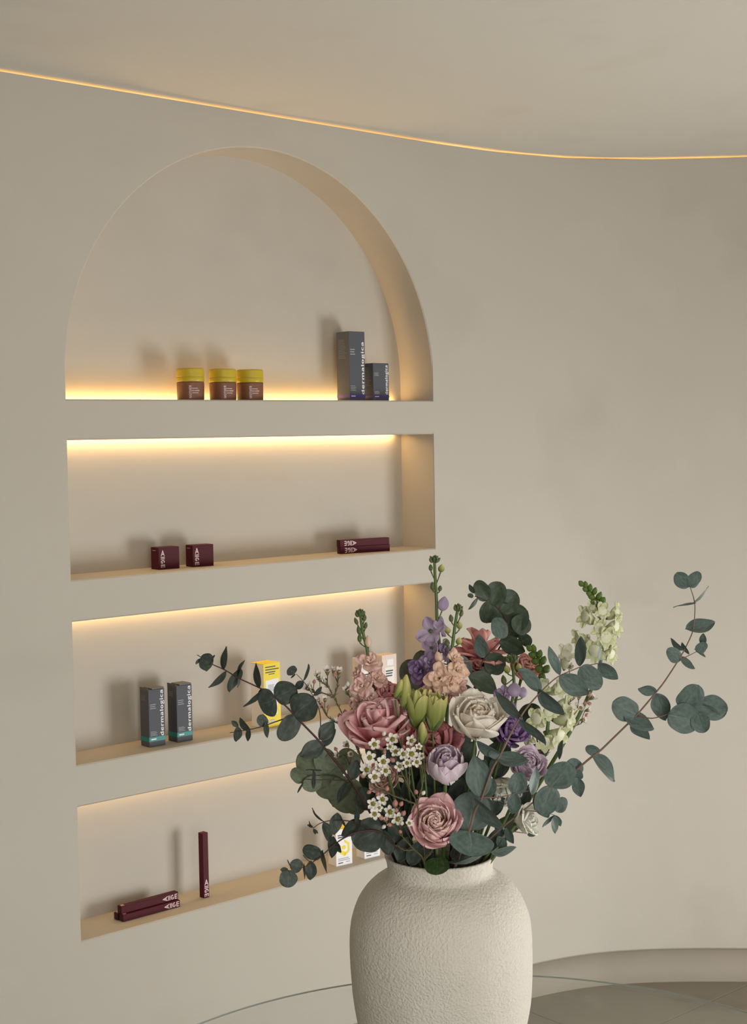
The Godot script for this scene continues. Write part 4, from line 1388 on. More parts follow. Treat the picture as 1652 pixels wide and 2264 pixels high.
	branch("eucalyptus_branch", "grey-green eucalyptus branch in front, rising from the rim past the cream rose", "eucalyptus branches in the bouquet", M.leaf_blue, M.bark_pale,
		[[[B(8.9, -36.0, 30.0), B(24.8, 26.8, 80.0), B(33.9, 57.0, 100.0), B(41.3, 83.6, 106.0), B(50.5, 103.0, 110.0), B(63.5, 138.7, 112.0), B(74.8, 157.2, 110.0), B(88.1, 182.7, 106.0), B(102.8, 205.1, 100.0), B(115.0, 219.6, 95.0), B(134.5, 237.9, 88.0), B(151.6, 250.6, 82.0), B(172.9, 258.6, 76.0), B(184.3, 262.2, 74.0), B(205.3, 265.3, 70.0)], 2.0, 0.6],
		[[B(50.5, 103.0, 110.0), B(67.3, 102.2, 108.0), B(80.8, 103.3, 106.0), B(94.4, 105.5, 102.0), B(113.0, 107.2, 96.0)], 0.9, 0.5]],
		[[B(33.9, 57.0, 100.0), B(32.7, 30.5, 120.0), 60.1, -18, "round", 1],
		[B(34.8, 53.4, 85.0), B(41.5, 101.1, 73.0), 50.7, -2, "round", 2],
		[B(4.5, 9.4, 72.0), B(54.8, 27.0, 92.8), 32.5, 64, "oval", 2],
		[B(49.4, 103.0, 109.9), B(42.4, 155.5, 104.9), 32.8, 1, "oval", 1],
		[B(54.1, 99.1, 92.0), B(66.5, 124.5, 101.3), 21.0, -10, "round", 1],
		[B(40.8, 101.2, 108.8), B(76.8, 63.7, 118.8), 33.1, 51, "oval", 2],
		[B(74.2, 157.2, 110.0), B(44.4, 175.6, 112.5), 21.1, -43, "oval", 2],
		[B(74.8, 156.0, 110.1), B(59.3, 160.4, 110.3), 11.5, -10, "round", 0],
		[B(69.5, 154.5, 110.5), B(108.0, 152.7, 126.3), 24.8, -50, "oval", 0],
		[B(103.8, 201.7, 100.5), B(72.5, 233.6, 87.2), 28.8, -58, "oval", 3],
		[B(99.2, 201.3, 101.1), B(134.0, 165.7, 95.0), 29.5, 62, "oval", 0],
		[B(129.0, 233.6, 89.8), B(99.3, 264.3, 96.4), 25.4, 47, "oval", 3],
		[B(125.6, 236.6, 89.9), B(158.9, 203.5, 93.7), 29.2, 51, "oval", 2],
		[B(154.0, 251.6, 81.3), B(190.4, 229.5, 89.2), 27.3, -6, "oval", 1],
		[B(155.3, 253.2, 80.8), B(141.3, 290.2, 80.2), 24.2, 55, "oval", 0],
		[B(181.9, 261.7, 74.4), B(206.2, 236.1, 85.1), 28.1, -18, "round", 2],
		[B(181.3, 262.9, 74.4), B(182.8, 301.6, 74.5), 23.7, -59, "oval", 0],
		[B(205.3, 264.7, 70.0), B(230.5, 245.7, 75.4), 20.1, 26, "oval", 2],
		[B(206.5, 264.7, 70.0), B(209.7, 290.9, 73.1), 16.0, 68, "oval", 0],
		[B(94.4, 105.0, 102.0), B(100.5, 133.0, 102.6), 23.8, -10, "round", 0],
		[B(94.4, 106.1, 102.0), B(89.2, 77.9, 98.8), 18.9, 20, "oval", 2],
		[B(114.6, 101.9, 96.0), B(121.9, 137.0, 91.4), 22.3, 48, "oval", 1]])
	branch("eucalyptus_branch", "round-leaved dark eucalyptus branch curling over the coral bloom", "eucalyptus branches in the bouquet", M.leaf_green, M.bark,
		[[[B(11.7, -54.7, -30.0), B(27.4, 70.6, -55.0), B(44.8, 163.6, -62.0), B(70.6, 232.9, -60.0), B(86.3, 264.7, -56.0), B(100.0, 290.0, -52.0), B(95.6, 314.3, -48.0), B(77.0, 333.7, -45.0), B(55.3, 343.1, -42.0)], 2.0, 0.6]],
		[[B(72.7, 337.0, -44.3), B(58.3, 363.7, -45.9), 22.3, -7, "round", 0],
		[B(77.0, 331.2, -45.2), B(91.5, 361.5, -44.1), 30.1, -11, "round", 0],
		[B(77.7, 336.8, -44.9), B(71.6, 304.2, -52.5), 29.4, -15, "round", 0],
		[B(88.8, 322.1, -46.9), B(113.3, 345.8, -47.7), 33.7, -8, "round", 1],
		[B(85.1, 334.7, -45.6), B(94.0, 306.3, -52.4), 32.3, 6, "round", 3],
		[B(97.5, 301.6, -50.1), B(127.3, 321.4, -41.7), 39.7, -15, "round", 1],
		[B(109.9, 293.0, -38.0), B(126.9, 312.9, -45.1), 29.9, 10, "round", 1],
		[B(88.1, 284.6, -30.0), B(120.4, 269.2, -17.4), 26.5, 14, "oval", 1],
		[B(66.4, 259.7, -25.0), B(94.5, 244.5, -32.3), 30.5, -16, "round", 2],
		[B(117.3, 277.2, -52.4), B(131.6, 285.3, -46.2), 21.7, 14, "round", 0],
		[B(54.7, 346.8, -42.0), B(48.0, 359.6, -40.0), 8.7, -38, "oval", 3],
		[B(53.4, 342.5, -42.0), B(45.5, 345.0, -43.0), 6.3, 13, "round", 0],
		[B(59.0, 341.1, -42.5), B(46.2, 325.6, -39.3), 12.5, -57, "oval", 3],
		[B(42.8, 239.9, -5.0), B(81.8, 215.6, -10.5), 27.7, -29, "oval", 2],
		[B(25.2, 225.8, 0.0), B(52.1, 217.3, -3.7), 17.0, -44, "oval", 1],
		[B(99.6, 282.4, -62.0), B(118.0, 306.8, -55.4), 27.3, 0, "round", 3]])
	branch("eucalyptus_branch", "small blue-green eucalyptus sprig below the round dark leaves", "eucalyptus branches in the bouquet", M.leaf_blue, M.bark,
		[[[B(17.4, -51.7, -20.0), B(32.1, 110.2, -20.0), B(45.7, 196.3, -22.0), B(58.4, 246.1, -18.0), B(68.1, 265.0, -14.0), B(90.2, 288.3, -12.0)], 1.4, 0.6]],
		[[B(90.2, 288.3, -12.0), B(82.1, 316.3, -19.4), 22.9, 11, "round", 1],
		[B(68.1, 261.9, -14.5), B(57.5, 292.9, -22.8), 20.8, -21, "oval", 2],
		[B(46.7, 240.7, -18.6), B(30.8, 265.7, -22.3), 18.5, 37, "oval", 1],
		[B(58.3, 233.7, -18.9), B(77.4, 247.6, -25.9), 15.8, 0, "oval", 0]])
	branch("foliage_branch", "round grey-green leaves behind the lavender florets", "", M.leaf_olive, M.stem_dark,
		[[[B(-5.8, -63.8, -60.0), B(-8.8, 97.1, -80.0), B(-13.6, 185.7, -85.0), B(-13.1, 217.6, -85.0)], 1.4, 0.8]],
		[[B(-15.7, 208.7, -85.0), B(-41.2, 250.0, -76.4), 38.2, -9, "round", 2],
		[B(-10.5, 217.5, -85.0), B(-18.7, 263.7, -83.8), 34.6, 11, "round", 1],
		[B(-7.0, 198.3, -85.0), B(-23.2, 172.6, -87.4), 26.6, 19, "round", 0]])
	branch("foliage_branch", "dark leafy filler, partly added to darken gaps, filling the vase's mouth under the roses", "", M.leaf_dark, M.stem_dark,  # some of these leaves are added so the gaps between stems read dark
		[[[B(-8.1, -51.2, 0.0), B(-32.8, 17.8, 45.0), B(-55.9, 67.8, 50.0), B(-73.0, 101.7, 40.0)], 1.4, 0.8],
		[[B(16.3, -51.7, 0.0), B(21.3, 27.5, 40.0), B(33.8, 89.0, 45.0), B(53.5, 145.4, 30.0)], 1.4, 0.8],
		[[B(-8.4, -41.9, 10.0), B(-9.2, 18.8, 50.0), B(-2.5, 80.1, 55.0)], 1.4, 0.8]],
		[[B(-56.9, 4.0, 48.0), B(-41.4, 35.9, 44.5), 22.0, -24, "oval", 3],
		[B(-42.3, 1.6, 55.0), B(-27.3, 36.3, 68.4), 21.6, -12, "oval", 1],
		[B(-21.5, -0.6, 55.0), B(-14.7, 32.9, 46.2), 22.1, -25, "oval", 1],
		[B(-68.6, 12.4, 45.0), B(-74.1, 47.7, 52.3), 21.7, 19, "oval", 1],
		[B(-44.2, 25.9, 30.0), B(-67.8, 57.9, 34.6), 27.3, 17, "oval", 2],
		[B(-25.9, 43.3, 28.0), B(-43.2, 78.6, 22.5), 27.4, -4, "oval", 1],
		[B(-7.8, 63.0, 35.0), B(-18.8, 99.6, 23.0), 26.3, 7, "oval", 3],
		[B(16.5, 73.4, 30.0), B(35.2, 108.6, 26.5), 28.5, -3, "oval", 3],
		[B(40.8, 97.2, 30.0), B(62.5, 132.5, 26.8), 29.4, -21, "oval", 2],
		[B(21.3, 27.5, 40.0), B(39.0, 66.4, 51.4), 27.5, 19, "oval", 1],
		[B(65.1, 57.8, 20.0), B(83.0, 96.0, 28.0), 26.7, -10, "oval", 0],
		[B(72.5, 104.1, 10.0), B(91.3, 140.2, 9.0), 26.5, -6, "oval", 3],
		[B(-61.0, 80.7, 5.0), B(-84.7, 113.9, 13.8), 26.8, -9, "oval", 0],
		[B(-91.7, 61.5, 0.0), B(-103.2, 94.8, 9.2), 24.2, 5, "round", 1],
		[B(18.6, 141.7, 10.0), B(37.5, 171.0, 5.6), 26.4, -2, "round", 2],
		[B(-5.4, 154.3, 10.0), B(-22.9, 184.0, 4.2), 24.5, 12, "oval", 3],
		[B(51.7, 12.0, 30.0), B(72.2, 32.3, 38.7), 25.0, 18, "round", 1],
		[B(-54.2, 116.3, 0.0), B(-65.8, 154.9, 7.8), 25.5, 19, "oval", 3],
		[B(102.3, 60.7, 10.0), B(120.8, 91.1, 10.5), 24.1, 6, "oval", 2],
		[B(-78.3, 126.7, -10.0), B(-93.1, 151.9, -8.9), 22.5, -14, "round", 3],
		[B(14.4, 6.3, 50.0), B(38.6, 23.5, 48.3), 23.9, -10, "round", 2]])
	branch("foliage_branch", "added dark filler leaves darkening the gaps deep inside the bouquet behind the tulip", "", M.leaf_green, M.stem_dark,  # unseen filler foliage, added to keep the bouquet's interior dark
		[[[B(5.0, -57.8, -20.0), B(9.2, 51.0, -10.0), B(16.9, 142.5, -15.0), B(27.2, 197.0, -20.0)], 1.6, 0.8],
		[[B(11.1, -57.9, -20.0), B(43.3, 61.5, -15.0), B(81.6, 140.3, -20.0), B(113.3, 175.9, -25.0)], 1.6, 0.8]],
		[[B(9.1, 64.6, -5.0), B(-5.4, 107.9, -5.7), 34.2, -8, "round", 3],
		[B(12.9, 100.9, -8.0), B(38.6, 141.4, -18.5), 38.3, -18, "round", 3],
		[B(19.7, 136.9, -12.0), B(-4.3, 175.1, -8.3), 35.6, 17, "round", 3],
		[B(26.8, 172.2, -20.0), B(51.8, 205.8, -20.0), 33.5, -11, "round", 1],
		[B(49.3, 75.0, -10.0), B(31.8, 118.0, -12.8), 34.2, -7, "round", 2],
		[B(68.6, 110.7, -15.0), B(94.0, 146.2, -20.2), 36.8, 17, "round", 3],
		[B(94.0, 146.3, -20.0), B(70.0, 177.4, -21.2), 31.8, -5, "round", 2],
		[B(113.7, 168.7, -30.0), B(137.8, 194.6, -22.2), 28.5, -9, "round", 2],
		[B(54.4, 52.8, 0.0), B(85.9, 74.8, -8.2), 34.2, -17, "round", 1],
		[B(-42.8, 50.6, -15.0), B(-60.4, 94.0, -16.4), 34.0, -2, "round", 2],
		[B(-48.0, 99.6, -18.0), B(-23.3, 139.2, -5.1), 34.2, -16, "round", 3],
		[B(-53.3, 148.5, -22.0), B(-71.1, 187.5, -14.0), 32.5, 20, "round", 3],
		[B(-19.7, 21.2, 15.0), B(8.7, 54.0, 1.6), 35.4, 18, "round", 3],
		[B(78.5, 27.7, 0.0), B(107.8, 55.7, 14.7), 28.4, 12, "round", 1],
		[B(-85.3, 72.5, -30.0), B(-103.3, 108.5, -37.9), 28.5, 19, "oval", 3],
		[B(118.1, 108.6, -20.0), B(144.1, 137.2, -29.4), 28.8, -21, "round", 1],
		[B(25.0, 114.4, -2.0), B(50.2, 149.6, -8.0), 30.3, 6, "oval", 2]])
	branch("foliage_branch", "added dark filler leaves closing bright gaps between the waxflower stems and the rim", "", M.leaf_dark, M.stem_dark,  # added dark leaves that hide the bright wall between the stems
		[[[B(-13.9, -54.3, -10.0), B(-50.0, 14.2, 10.0), B(-73.4, 63.8, 10.0), B(-90.9, 104.6, 0.0)], 1.4, 0.8],
		[[B(-2.4, -48.2, 10.0), B(-11.6, 28.1, 40.0), B(-16.6, 88.6, 40.0)], 1.4, 0.8]],
		[[B(-56.3, 10.5, 18.0), B(-66.6, 56.4, 33.7), 26.0, 15, "oval", 3],
		[B(-41.1, 23.6, 22.0), B(-53.1, 68.6, 30.2), 28.3, -17, "oval", 2],
		[B(-26.1, 31.6, 30.0), B(-34.5, 78.1, 33.0), 28.1, -21, "oval", 3],
		[B(-49.3, 56.7, 8.0), B(-61.9, 93.8, 3.4), 27.1, -21, "oval", 2],
		[B(-67.4, 56.2, 5.0), B(-86.4, 84.2, 17.2), 25.6, 20, "round", 1],
		[B(-34.1, 63.6, 12.0), B(-42.5, 106.9, 13.4), 26.6, 2, "oval", 0],
		[B(-16.0, 70.2, 15.0), B(-18.8, 116.6, 30.6), 26.0, 15, "oval", 0],
		[B(-74.1, 28.3, 15.0), B(-90.6, 53.8, 6.0), 22.5, 16, "oval", 3],
		[B(-6.9, 83.5, 20.0), B(-3.6, 94.9, 17.0), 24.0, 7, "round", 2],
		[B(-60.6, 88.9, -12.0), B(-74.7, 119.0, -16.7), 24.5, 8, "round", 3],
		[B(-42.0, 101.4, -10.0), B(-53.6, 138.3, -11.8), 27.3, -13, "oval", 2],
		[B(7.9, 64.9, 20.0), B(2.0, 97.1, 26.6), 24.5, -12, "round", 1],
		[B(28.1, 42.8, 30.0), B(16.8, 78.7, 26.9), 26.6, -11, "oval", 1],
		[B(-79.4, 62.4, -20.0), B(-92.5, 86.7, -23.2), 22.9, -17, "round", 3],
		[B(-22.3, 82.2, -24.0), B(-41.5, 125.5, -18.3), 32.9, 0, "round", 0],
		[B(-41.5, 109.6, -28.0), B(-59.5, 150.4, -13.1), 32.2, 18, "round", 0],
		[B(-10.7, 109.5, -26.0), B(-25.4, 145.9, -32.0), 30.6, -3, "round", 0]])
	branch("rose_leaf", "single serrated dark green leaf folded over the vase's rim", "", M.leaf_fresh, M.stem,
		[[[B(-3.8, -29.7, 20.0), B(-4.7, 14.1, 55.0), B(-5.5, 11.3, 72.0)], 0.9, 0.7]],
		[[B(-5.5, 16.1, 74.0), B(-7.0, -2.3, 88.0), 32.8, 17, "round", 2]])
	o = plant("garden_rose", "pink quartered garden rose hanging over the vase's rim", "flower", "")
	add_stem(o, [B(-1.4, -60.2, 11.2), B(-5.1, -3.0, 50.6), B(-7.7, 48.0, 74.7)], 2.2, 2.2, M.stem)
	garden_rose(o, B(-9.0, 66.1, 92.0), Vector3(-0.04, 0.60, 0.80), 0.03613, M.rose_outer, M.rose_inner, 4.0, 1)
	o = plant("peony_tulip", "pale lilac double tulip above the pink garden rose", "flower", "")
	add_stem(o, [B(1.9, -60.8, 9.6), B(4.1, 30.1, 43.2), B(6.3, 114.7, 63.8)], 2.8, 2.8, M.stem)
	peony_tulip(o, B(7.2, 140.6, 80.0), Vector3(0.05, 0.80, 0.60), 0.03001, M.tulip_outer, M.tulip_inner)
	o = plant("garden_rose", "large cream garden rose with blush heart", "flower", "")
	add_stem(o, [B(12.3, -61.6, 7.4), B(31.7, 57.8, 33.3), B(47.8, 171.6, 49.2)], 2.2, 2.2, M.stem)
	garden_rose(o, B(50.7, 195.2, 62.0), Vector3(0.14, 0.84, 0.52), 0.04079, M.cream_outer, M.cream_inner, 14.0, 3, 0.56)
	o = plant("garden_rose", "small lilac rose half hidden behind eucalyptus leaves", "flower", "")
	add_stem(o, [B(28.9, -62.6, 5.4), B(75.2, 27.4, 24.4), B(112.8, 113.7, 36.1)], 2.2, 2.2, M.stem)
	garden_rose(o, B(116.0, 127.8, 48.0), Vector3(0.25, 0.66, 0.70), 0.02818, M.lav_rose, M.tulip_inner, 12.0, 5, 0.60)
	o = plant("lisianthus", "large ruffled pink lisianthus beside the green buds", "flower", "pink lisianthus blooms")
	add_stem(o, [B(-19.4, -61.6, 5.7), B(-50.9, 48.0, 25.9), B(-75.8, 153.1, 38.3)], 2.2, 2.2, M.stem)
	lisianthus(o, B(-80.0, 186.0, 52.0), Vector3(-0.14, 0.90, 0.42), 0.03632, M.lisi)
	o = plant("lisianthus", "deep pink lisianthus peeking over the large ruffled one", "flower", "pink lisianthus blooms")
	add_stem(o, [B(-18.5, -63.4, 0.2), B(-48.4, 65.3, 0.7), B(-72.3, 192.9, 1.1)], 2.2, 2.2, M.stem)
	lisianthus(o, B(-70.9, 213.8, 12.0), Vector3(0.05, 0.86, 0.51), 0.02393, M.lisi_deep)
	o = plant("lisianthus", "deep pink lisianthus tucked behind the lilac tulip", "flower", "pink lisianthus blooms")
	add_stem(o, [B(-2.9, -63.8, -0.3), B(-7.7, 31.4, -1.2), B(-11.3, 126.4, -1.8)], 2.2, 2.2, M.stem)
	lisianthus(o, B(-8.9, 150.4, 20.0), Vector3(0.10, 0.65, 0.75), 0.03217, M.lisi_deep)
	o = plant("lisianthus", "violet lisianthus tucked under the cream rose", "flower", "")
	add_stem(o, [B(22.2, -63.6, 1.8), B(58.5, 47.8, 8.3), B(88.3, 157.5, 12.3)], 2.2, 2.2, M.stem)
	lisianthus(o, B(93.7, 170.5, 26.0), Vector3(0.35, 0.55, 0.75), 0.02019, M.violet_deep)
	o = plant("lisianthus", "coral lisianthus seen from behind under the round leaves", "flower", "coral blooms")
	add_stem(o, [B(14.0, -67.3, -10.3), B(39.4, 87.8, -46.5), B(60.5, 249.8, -68.7)], 2.2, 2.2, M.stem)
	lisianthus(o, B(62.6, 275.6, -70.0), Vector3(0.06, 1.00, -0.05), 0.02868, M.coral, 6, 62.0)
	o = plant("lisianthus", "small coral bloom below the large coral one", "flower", "coral blooms")
	add_stem(o, [B(15.4, -67.0, -9.0), B(43.0, 82.0, -40.6), B(65.9, 236.7, -59.9)], 2.2, 2.2, M.stem)
	lisianthus(o, B(62.0, 248.5, -50.0), Vector3(-0.23, 0.69, 0.69), 0.01605, M.coral)
	o = plant("lisianthus", "coral bloom half hidden behind a snapdragon's green tip", "flower", "coral blooms")
	add_stem(o, [B(28.4, -66.8, -7.9), B(77.6, 77.6, -35.7), B(118.3, 227.0, -52.7)], 2.2, 2.2, M.stem)
	lisianthus(o, B(123.6, 241.9, -45.0), Vector3(0.35, 0.81, 0.46), 0.01847, M.coral)
	o = plant("lisianthus", "half-open white lisianthus low on the bouquet's bare-wall side", "flower", "")
	add_stem(o, [B(25.8, -62.2, 6.4), B(66.3, -4.5, 28.7), B(99.3, 49.7, 42.4)], 2.2, 2.2, M.stem)
	lisianthus(o, B(111.4, 57.6, 50.0), Vector3(0.80, 0.37, 0.48), 0.01759, M.white_petal, 4)
	o = plant("lisianthus", "drooping cream bloom in shade under the lilac rose", "flower", "")
	add_stem(o, [B(22.0, -63.6, 1.9), B(57.6, 16.0, 8.5), B(86.8, 94.3, 12.6)], 2.2, 2.2, M.stem)
	lisianthus(o, B(84.8, 89.2, 20.0), Vector3(-0.12, -0.67, 0.73), 0.02025, M.white_petal, 4)
	o = plant("garden_rose", "peach rose mostly hidden behind the waxflowers", "flower", "")
	add_stem(o, [B(-17.2, -63.5, -0.1), B(-45.6, 17.0, -0.7), B(-68.6, 97.1, -1.0)], 2.2, 2.2, M.stem)
	garden_rose(o, B(-72.7, 105.4, 10.0), Vector3(-0.32, 0.42, 0.85), 0.02156, M.blush, M.peach, 6.0, 7)
	o = plant("lisianthus_bud", "slim closed lisianthus bud leaning on its taller neighbour", "flower", "yellow-green lisianthus buds")
	add_stem(o, [B(-14.9, -60.1, 10.8), B(-38.9, 85.8, 48.7), B(-57.2, 222.6, 72.0)], 1.5, 1.3, M.stem)
	bud(o, B(-57.2, 223.8, 72.0), B(-48.1, 250.2, 76.0), 9.9, M.bud_lisi, "spiral")
	put_leaf(o, B(-58.2, 224.2, 74.5), B(-58.4, 235.6, 77.1), 1.6, 20, "lance", 0, M.bud_green)
	put_leaf(o, B(-57.2, 224.2, 74.5), B(-53.6, 235.5, 77.1), 1.6, 20, "lance", 1, M.bud_green)
	put_leaf(o, B(-56.2, 224.2, 74.5), B(-48.8, 235.4, 77.1), 1.6, 20, "lance", 2, M.bud_green)
	o = plant("lisianthus_bud", "tall closed yellow-green lisianthus bud beside the slim one", "flower", "yellow-green lisianthus buds")
	add_stem(o, [B(-12.0, -60.4, 9.9), B(-31.4, 77.4, 44.7), B(-46.2, 207.1, 66.0)], 1.5, 1.3, M.stem)
	bud(o, B(-46.2, 208.3, 66.0), B(-42.0, 255.5, 70.0), 15.7, M.bud_lisi, "spiral")
	put_leaf(o, B(-47.3, 209.0, 69.9), B(-52.3, 229.5, 74.2), 2.5, 20, "lance", 0, M.bud_green)
	put_leaf(o, B(-46.3, 209.0, 69.9), B(-44.6, 229.3, 74.2), 2.5, 20, "lance", 1, M.bud_green)
	put_leaf(o, B(-45.3, 209.0, 69.9), B(-37.0, 229.2, 74.2), 2.5, 20, "lance", 2, M.bud_green)
	o = plant("lisianthus_bud", "fat half-open lisianthus bud in the middle of the buds", "flower", "yellow-green lisianthus buds")
	add_stem(o, [B(-7.6, -60.7, 9.3), B(-20.1, 63.8, 42.0), B(-29.5, 181.1, 62.0)], 1.5, 1.3, M.stem)
	half_open_bud(o, B(-29.5, 182.3, 62.0), B(-27.6, 233.4, 66.0), 24.5, M.bud_lisi)
	put_leaf(o, B(-30.6, 183.6, 68.1), B(-40.9, 206.1, 74.7), 3.9, 20, "lance", 0, M.bud_green)
	put_leaf(o, B(-29.7, 183.6, 68.1), B(-29.0, 205.9, 74.7), 3.9, 20, "lance", 1, M.bud_green)
	put_leaf(o, B(-28.7, 183.5, 68.1), B(-17.2, 205.7, 74.7), 3.9, 20, "lance", 2, M.bud_green)
	o = plant("lisianthus_bud", "fat half-open lisianthus bud closest to the cream rose", "flower", "yellow-green lisianthus buds")
	add_stem(o, [B(-2.3, -60.6, 9.9), B(-6.4, 63.1, 44.7), B(-9.1, 179.2, 66.0)], 1.5, 1.3, M.stem)
	half_open_bud(o, B(-9.1, 180.4, 66.0), B(-3.2, 231.3, 70.0), 23.3, M.bud_lisi)
	put_leaf(o, B(-10.3, 181.6, 71.8), B(-18.4, 204.0, 78.1), 3.7, 20, "lance", 0, M.bud_green)
	put_leaf(o, B(-9.3, 181.6, 71.8), B(-7.1, 203.8, 78.1), 3.7, 20, "lance", 1, M.bud_green)
	put_leaf(o, B(-8.3, 181.6, 71.8), B(4.1, 203.6, 78.1), 3.7, 20, "lance", 2, M.bud_green)
	o = plant("lisianthus_bud", "smallest lisianthus bud in front of the two fat ones", "flower", "yellow-green lisianthus buds")
	add_stem(o, [B(-5.7, -59.6, 12.6), B(-15.7, 57.2, 56.9), B(-22.9, 164.9, 84.0)], 1.5, 1.3, M.stem)
	bud(o, B(-22.9, 166.1, 84.0), B(-23.1, 196.8, 88.0), 12.1, M.bud_lisi, "spiral")
	put_leaf(o, B(-23.9, 166.8, 87.0), B(-29.0, 180.1, 90.3), 1.9, 20, "lance", 0, M.bud_green)
	put_leaf(o, B(-23.0, 166.7, 87.0), B(-23.1, 180.0, 90.3), 1.9, 20, "lance", 1, M.bud_green)
	put_leaf(o, B(-22.0, 166.7, 87.0), B(-17.2, 179.9, 90.3), 1.9, 20, "lance", 2, M.bud_green)
	stock("blush stock spike with green buds rising before the pale cartons", [B(-26.6, -63.3, 0.0), B(-54.7, 85.5, 0.0), B(-78.5, 191.3, 5.0), B(-88.5, 241.1, 10.0), B(-92.1, 277.8, 12.0), B(-97.7, 302.2, 12.0), B(-100.8, 326.4, 12.0)], [B(-101.4, 329.4, 12.0), Vector3(-0.05, 1.00, 0.10), 11, 7.8, 6.6],
		[[B(-100.0, 307.0, 12.0), B(-104.7, 313.4, 14.0), B(-108.7, 323.9, 15.0), 4.8, M.bud_green],
		[B(-98.7, 311.3, 12.0), B(-96.2, 318.1, 14.0), B(-94.8, 327.9, 15.0), 5.4, M.bud_green],
		[B(-97.7, 301.0, 12.0), B(-95.1, 307.8, 14.0), B(-93.2, 317.6, 15.0), 5.1, M.bud_green],
		[B(-96.6, 293.1, 12.0), B(-101.3, 299.5, 14.0), B(-104.7, 312.4, 15.0), 6.0, M.bud_green],
		[B(-95.6, 284.0, 12.0), B(-102.1, 289.8, 14.0), B(-103.1, 301.5, 15.0), 5.4, M.bud_green],
		[B(-93.3, 274.2, 11.8), B(-90.8, 283.5, 13.8), B(-91.7, 300.0, 14.8), 8.4, M.peach]],
		[[B(-90.5, 264.2, 18.0), Vector3(0.10, 0.70, 0.50), 19.1, M.blush],
		[B(-105.2, 249.6, 16.0), Vector3(-0.80, 0.30, 0.40), 12.5, M.blush],
		[B(-100.0, 233.9, 24.0), Vector3(-0.40, 0.30, 0.80), 18.4, M.blush],
		[B(-80.7, 242.3, 18.0), Vector3(0.30, 0.50, 0.70), 14.9, M.blush],
		[B(-73.0, 231.8, 14.0), Vector3(0.70, 0.30, 0.60), 14.3, M.blush],
		[B(-105.8, 211.9, 22.0), Vector3(-0.50, 0.00, 0.80), 15.5, M.blush],
		[B(-88.8, 220.8, 26.0), Vector3(0.10, 0.30, 0.90), 14.3, M.blush],
		[B(-97.7, 198.6, 16.0), Vector3(-0.40, 0.10, 0.80), 13.1, M.blush]], "tall stock spikes")
	stock("tallest stock spike with lavender florets and green top buds", [B(-7.6, -70.1, -20.0), B(-7.5, 108.6, -30.0), B(2.2, 220.8, -28.0), B(5.3, 270.5, -26.0), B(2.7, 307.7, -25.0), B(2.1, 344.7, -25.0), B(0.7, 375.4, -25.0), B(0.4, 393.8, -25.0)], [B(0.4, 396.3, -25.0), Vector3(0.00, 1.00, 0.10), 12, 9.8, 6.1],
		[[B(1.2, 366.2, -25.0), B(-4.8, 380.0, -23.0), B(-5.3, 389.9, -22.0), 5.5, M.bud_green],
		[B(2.4, 363.1, -25.0), B(8.0, 377.9, -23.0), B(10.6, 389.6, -22.0), 8.5, M.bud_lisi],
		[B(1.6, 350.8, -25.0), B(-2.8, 353.6, -23.0), B(-3.2, 366.0, -22.0), 6.1, M.bud_green],
		[B(2.1, 349.6, -25.0), B(6.4, 352.2, -23.0), B(7.7, 360.9, -22.0), 5.5, M.bud_green],
		[B(3.4, 312.6, -25.0), B(9.0, 325.1, -23.0), B(13.6, 346.0, -22.0), 14.6, M.lavender]],
		[[B(-7.5, 300.2, -18.0), Vector3(-0.50, 0.50, 0.60), 21.9, M.lavender, 4, false],
		[B(8.1, 304.3, -22.0), Vector3(0.60, 0.50, 0.40), 15.8, M.lavender, 4, false],
		[B(-6.5, 276.3, -22.0), Vector3(-0.60, 0.20, 0.60), 15.8, M.lavender, 4, false],
		[B(13.9, 271.6, -26.0), Vector3(0.60, 0.20, 0.50), 15.9, M.lavender],
		[B(-21.4, 247.6, -10.0), Vector3(-0.55, 0.25, 0.80), 21.8, M.violet, 4, true],
		[B(-7.9, 258.7, -8.0), Vector3(0.00, 0.50, 0.80), 15.7, M.lavender],
		[B(22.3, 246.1, -30.0), Vector3(0.60, 0.20, 0.60), 15.9, M.violet],
		[B(-12.2, 227.3, -20.0), Vector3(-0.40, 0.00, 0.80), 15.8, M.violet]], "tall stock spikes")
